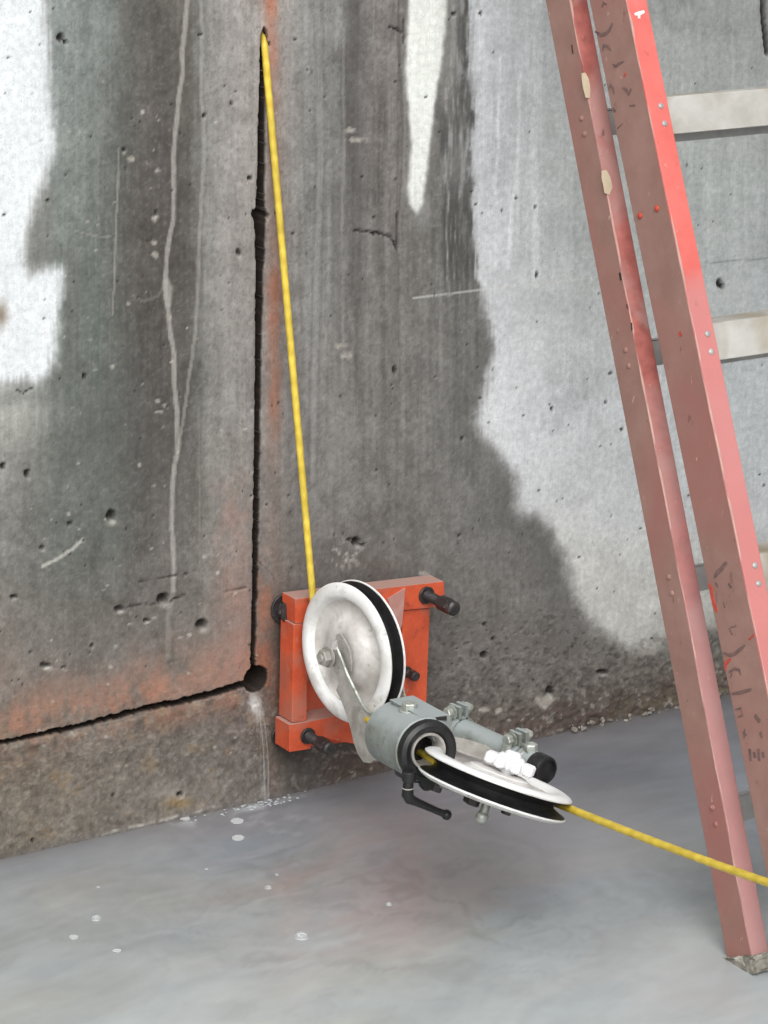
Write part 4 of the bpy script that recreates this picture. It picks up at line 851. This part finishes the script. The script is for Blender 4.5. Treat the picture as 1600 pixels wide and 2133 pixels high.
decal('cream_splash', [([(1215, 152), (1219, 165), (1222, 185), (1224, 204)], 15)], rB+nrm*.0019, nrm, m_cream, rl_o)
decal('cream_splash', [([(1258, 355), (1262, 370), (1266, 388), (1264, 404)], 19)], rB+nrm*.0019, nrm, m_cream, rl_o)
decal('grime_smear', [([(1191, 93), (1194, 112)], 4), ([(1291, 568), (1294, 584)], 7), ([(1306, 634), (1307, 642)], 4), ([(1316, 672), (1317, 688)], 5)], rB-wid*.0003, -wid, m_blackm, rl_o)

# ------------------------------------------------------------------ water running out of the core hole, foam and bubbles
m_run, t_, b = new_mat('running_milky_water'); b.inputs['Base Color'].default_value = (.62, .63, .62, 1); b.inputs['Roughness'].default_value = .12; b.inputs['Alpha'].default_value = .09; b.inputs['IOR'].default_value = 1.33
bm = bmesh.new(); rs = random.Random(9)
def run(px, r, y0=-.003):
    tube(bm, [py(u+rs.uniform(-.6, .6), v, y0-.003*math.sin(i*.9)-.006*(i/len(px))) for i, (u, v) in enumerate(px)], [r*rs.uniform(.7, 1.3) for _ in px], 8)
run([(526, 1444), (532, 1452), (538, 1464), (541, 1480), (543, 1500), (546, 1530), (549, 1570), (551, 1610), (552, 1650), (553, 1682)], .0015)
run([(534, 1445), (541, 1456), (547, 1475), (550, 1500), (555, 1535), (558, 1570), (559, 1610), (558, 1650), (559, 1684)], .0012)
if 0: run([(520, 1448), (527, 1462), (530, 1490), (531, 1520), (530, 1560), (529, 1600), (528, 1640), (528, 1674)], .0013)
if 0: run([(542, 1447), (552, 1460), (559, 1490), (562, 1530), (564, 1580), (564, 1640), (565, 1678)], .0011)
obj('water_trickle', bm, m_run, smooth=True, label='thin milky water trickling down the wall from the round core hole', cat='water trickle')
m_foam = noisy_mat('white_foam', (160, 165, 168), (196, 201, 203), .5, 90)
bm = bmesh.new(); rs = random.Random(21)
for i in range(64):
    u = rs.gauss(545, 36) if i < 48 else rs.uniform(380, 660); v = np.interp(u, [0, 640, 1430], [1790, 1645, 1470])+rs.uniform(2, 16)
    c = pz(u, v, .001); r = rs.uniform(.0010, .0030); sphere(bm, c, r, 5, .25)
obj('foam', bm, m_foam, smooth=True, label='white foam splashed along the waterline below the core hole', cat='foam', kind='stuff')
bm = bmesh.new(); rs = random.Random(22)
for i in range(46):
    u = rs.uniform(1180, 1500); v = np.interp(u, [0, 640, 1430, 1600], [1790, 1645, 1470, 1432])-rs.uniform(-4, 12)
    c = py(u, v, -.004-rs.random()*.01); c.z = max(c.z, .0); r = rs.uniform(.0015, .0045); x_ = Vector((rs.uniform(-1, 1), rs.uniform(-1, 1), rs.uniform(-1, 1))).normalized(); y_ = x_.cross(lz).normalized()
    box(bm, c, (x_, y_, x_.cross(y_)), (r, r*rs.uniform(.4, .9), r*rs.uniform(.3, .8)), 0)
obj('rubble_crumbs', bm, noisy_mat('concrete_crumbs', (104, 92, 84), (166, 160, 150), .85, 40), label='small concrete crumbs lying along the wall foot', cat='rubble', kind='stuff')
m_bub, t_, b = new_mat('bubble_film'); b.inputs['Base Color'].default_value = (.78, .80, .81, 1); b.inputs['Roughness'].default_value = .08; b.inputs['Alpha'].default_value = .24; b.inputs['IOR'].default_value = 1.4
bub = [(628, 1952, 15, 'largest round bubble on the grey slurry below the wheels'), (200, 1914, 11, 'round bubble on the slurry near the left edge'), (559, 1850, 8, 'small bubble above and left of the largest bubble'), (577, 1823, 4, 'tiny bubble just above a small bubble on the slurry'),
       (205, 1849, 4, 'tiny lone bubble high up at the left of the slurry'), (430, 1811, 3.5, 'tiny bubble between the left bubble and the wall foot'), (810, 1884, 6, 'small pale bubble below the black clamp lever')]
for u_, v_, r_, lb in bub:
    c = pz(u_, v_, 0); rad = r_*depth(c)/FPX; bm = bmesh.new(); sphere(bm, c, rad, 16, .8, 0.0)
    o = obj('bubble', bm, m_bub, smooth=True, label=lb, cat='bubble', group='bubbles floating on the slurry')
    bm = bmesh.new(); lathe(bm, c+lz*.0002, lz, [(rad*1.08, -.001), (rad*1.0, .0009), (rad*.9, -.001)], 28); obj('rim', bm, m_foam, o, smooth=True)
    bm = bmesh.new()
    for j in range(2): an = rs.uniform(0, 6.28); q_ = rs.uniform(0, .5)*rad; sphere(bm, c+Vector((math.cos(an)*q_, math.sin(an)*q_, rad*.05)), rad*rs.uniform(.08, .22), 6)
    obj('froth', bm, m_foam, o, smooth=True)
m_film = m_bub.copy(); m_film.name = 'foam_film'; m_film.node_tree.nodes['Principled BSDF'].inputs['Alpha'].default_value = .5
fp = [(494, 1711, 13, 6, 'oval foam patch nearest the trickle of water'), (496, 1746, 13, 5, 'oval foam patch just below another near the trickle'), (153, 1953, 9, 4, 'small foam patch left of and below the left bubble'), (244, 1981, 9, 3, 'small flat foam patch below the left bubble'), (385, 1705, 10, 4, 'foam patch touching the wall foot left of the trickle')]
for u_, v_, rx, ry, lb in fp:
    bm = bmesh.new(); c = pz(u_, v_, .0008); e_ = pz(u_+rx, v_, .0008)-c; f_ = pz(u_, v_+ry, .0008)-c
    n_ = 22; Pp = [c+e_*math.cos(2*PI*i/n_)*(1+.18*rs.uniform(-1, 1))+f_*math.sin(2*PI*i/n_)*(1+.18*rs.uniform(-1, 1)) for i in range(n_)]
    prism(bm, Pp, lz*.0012); obj('foam_patch', bm, m_film, label=lb, cat='foam', group='foam patches on the slurry')
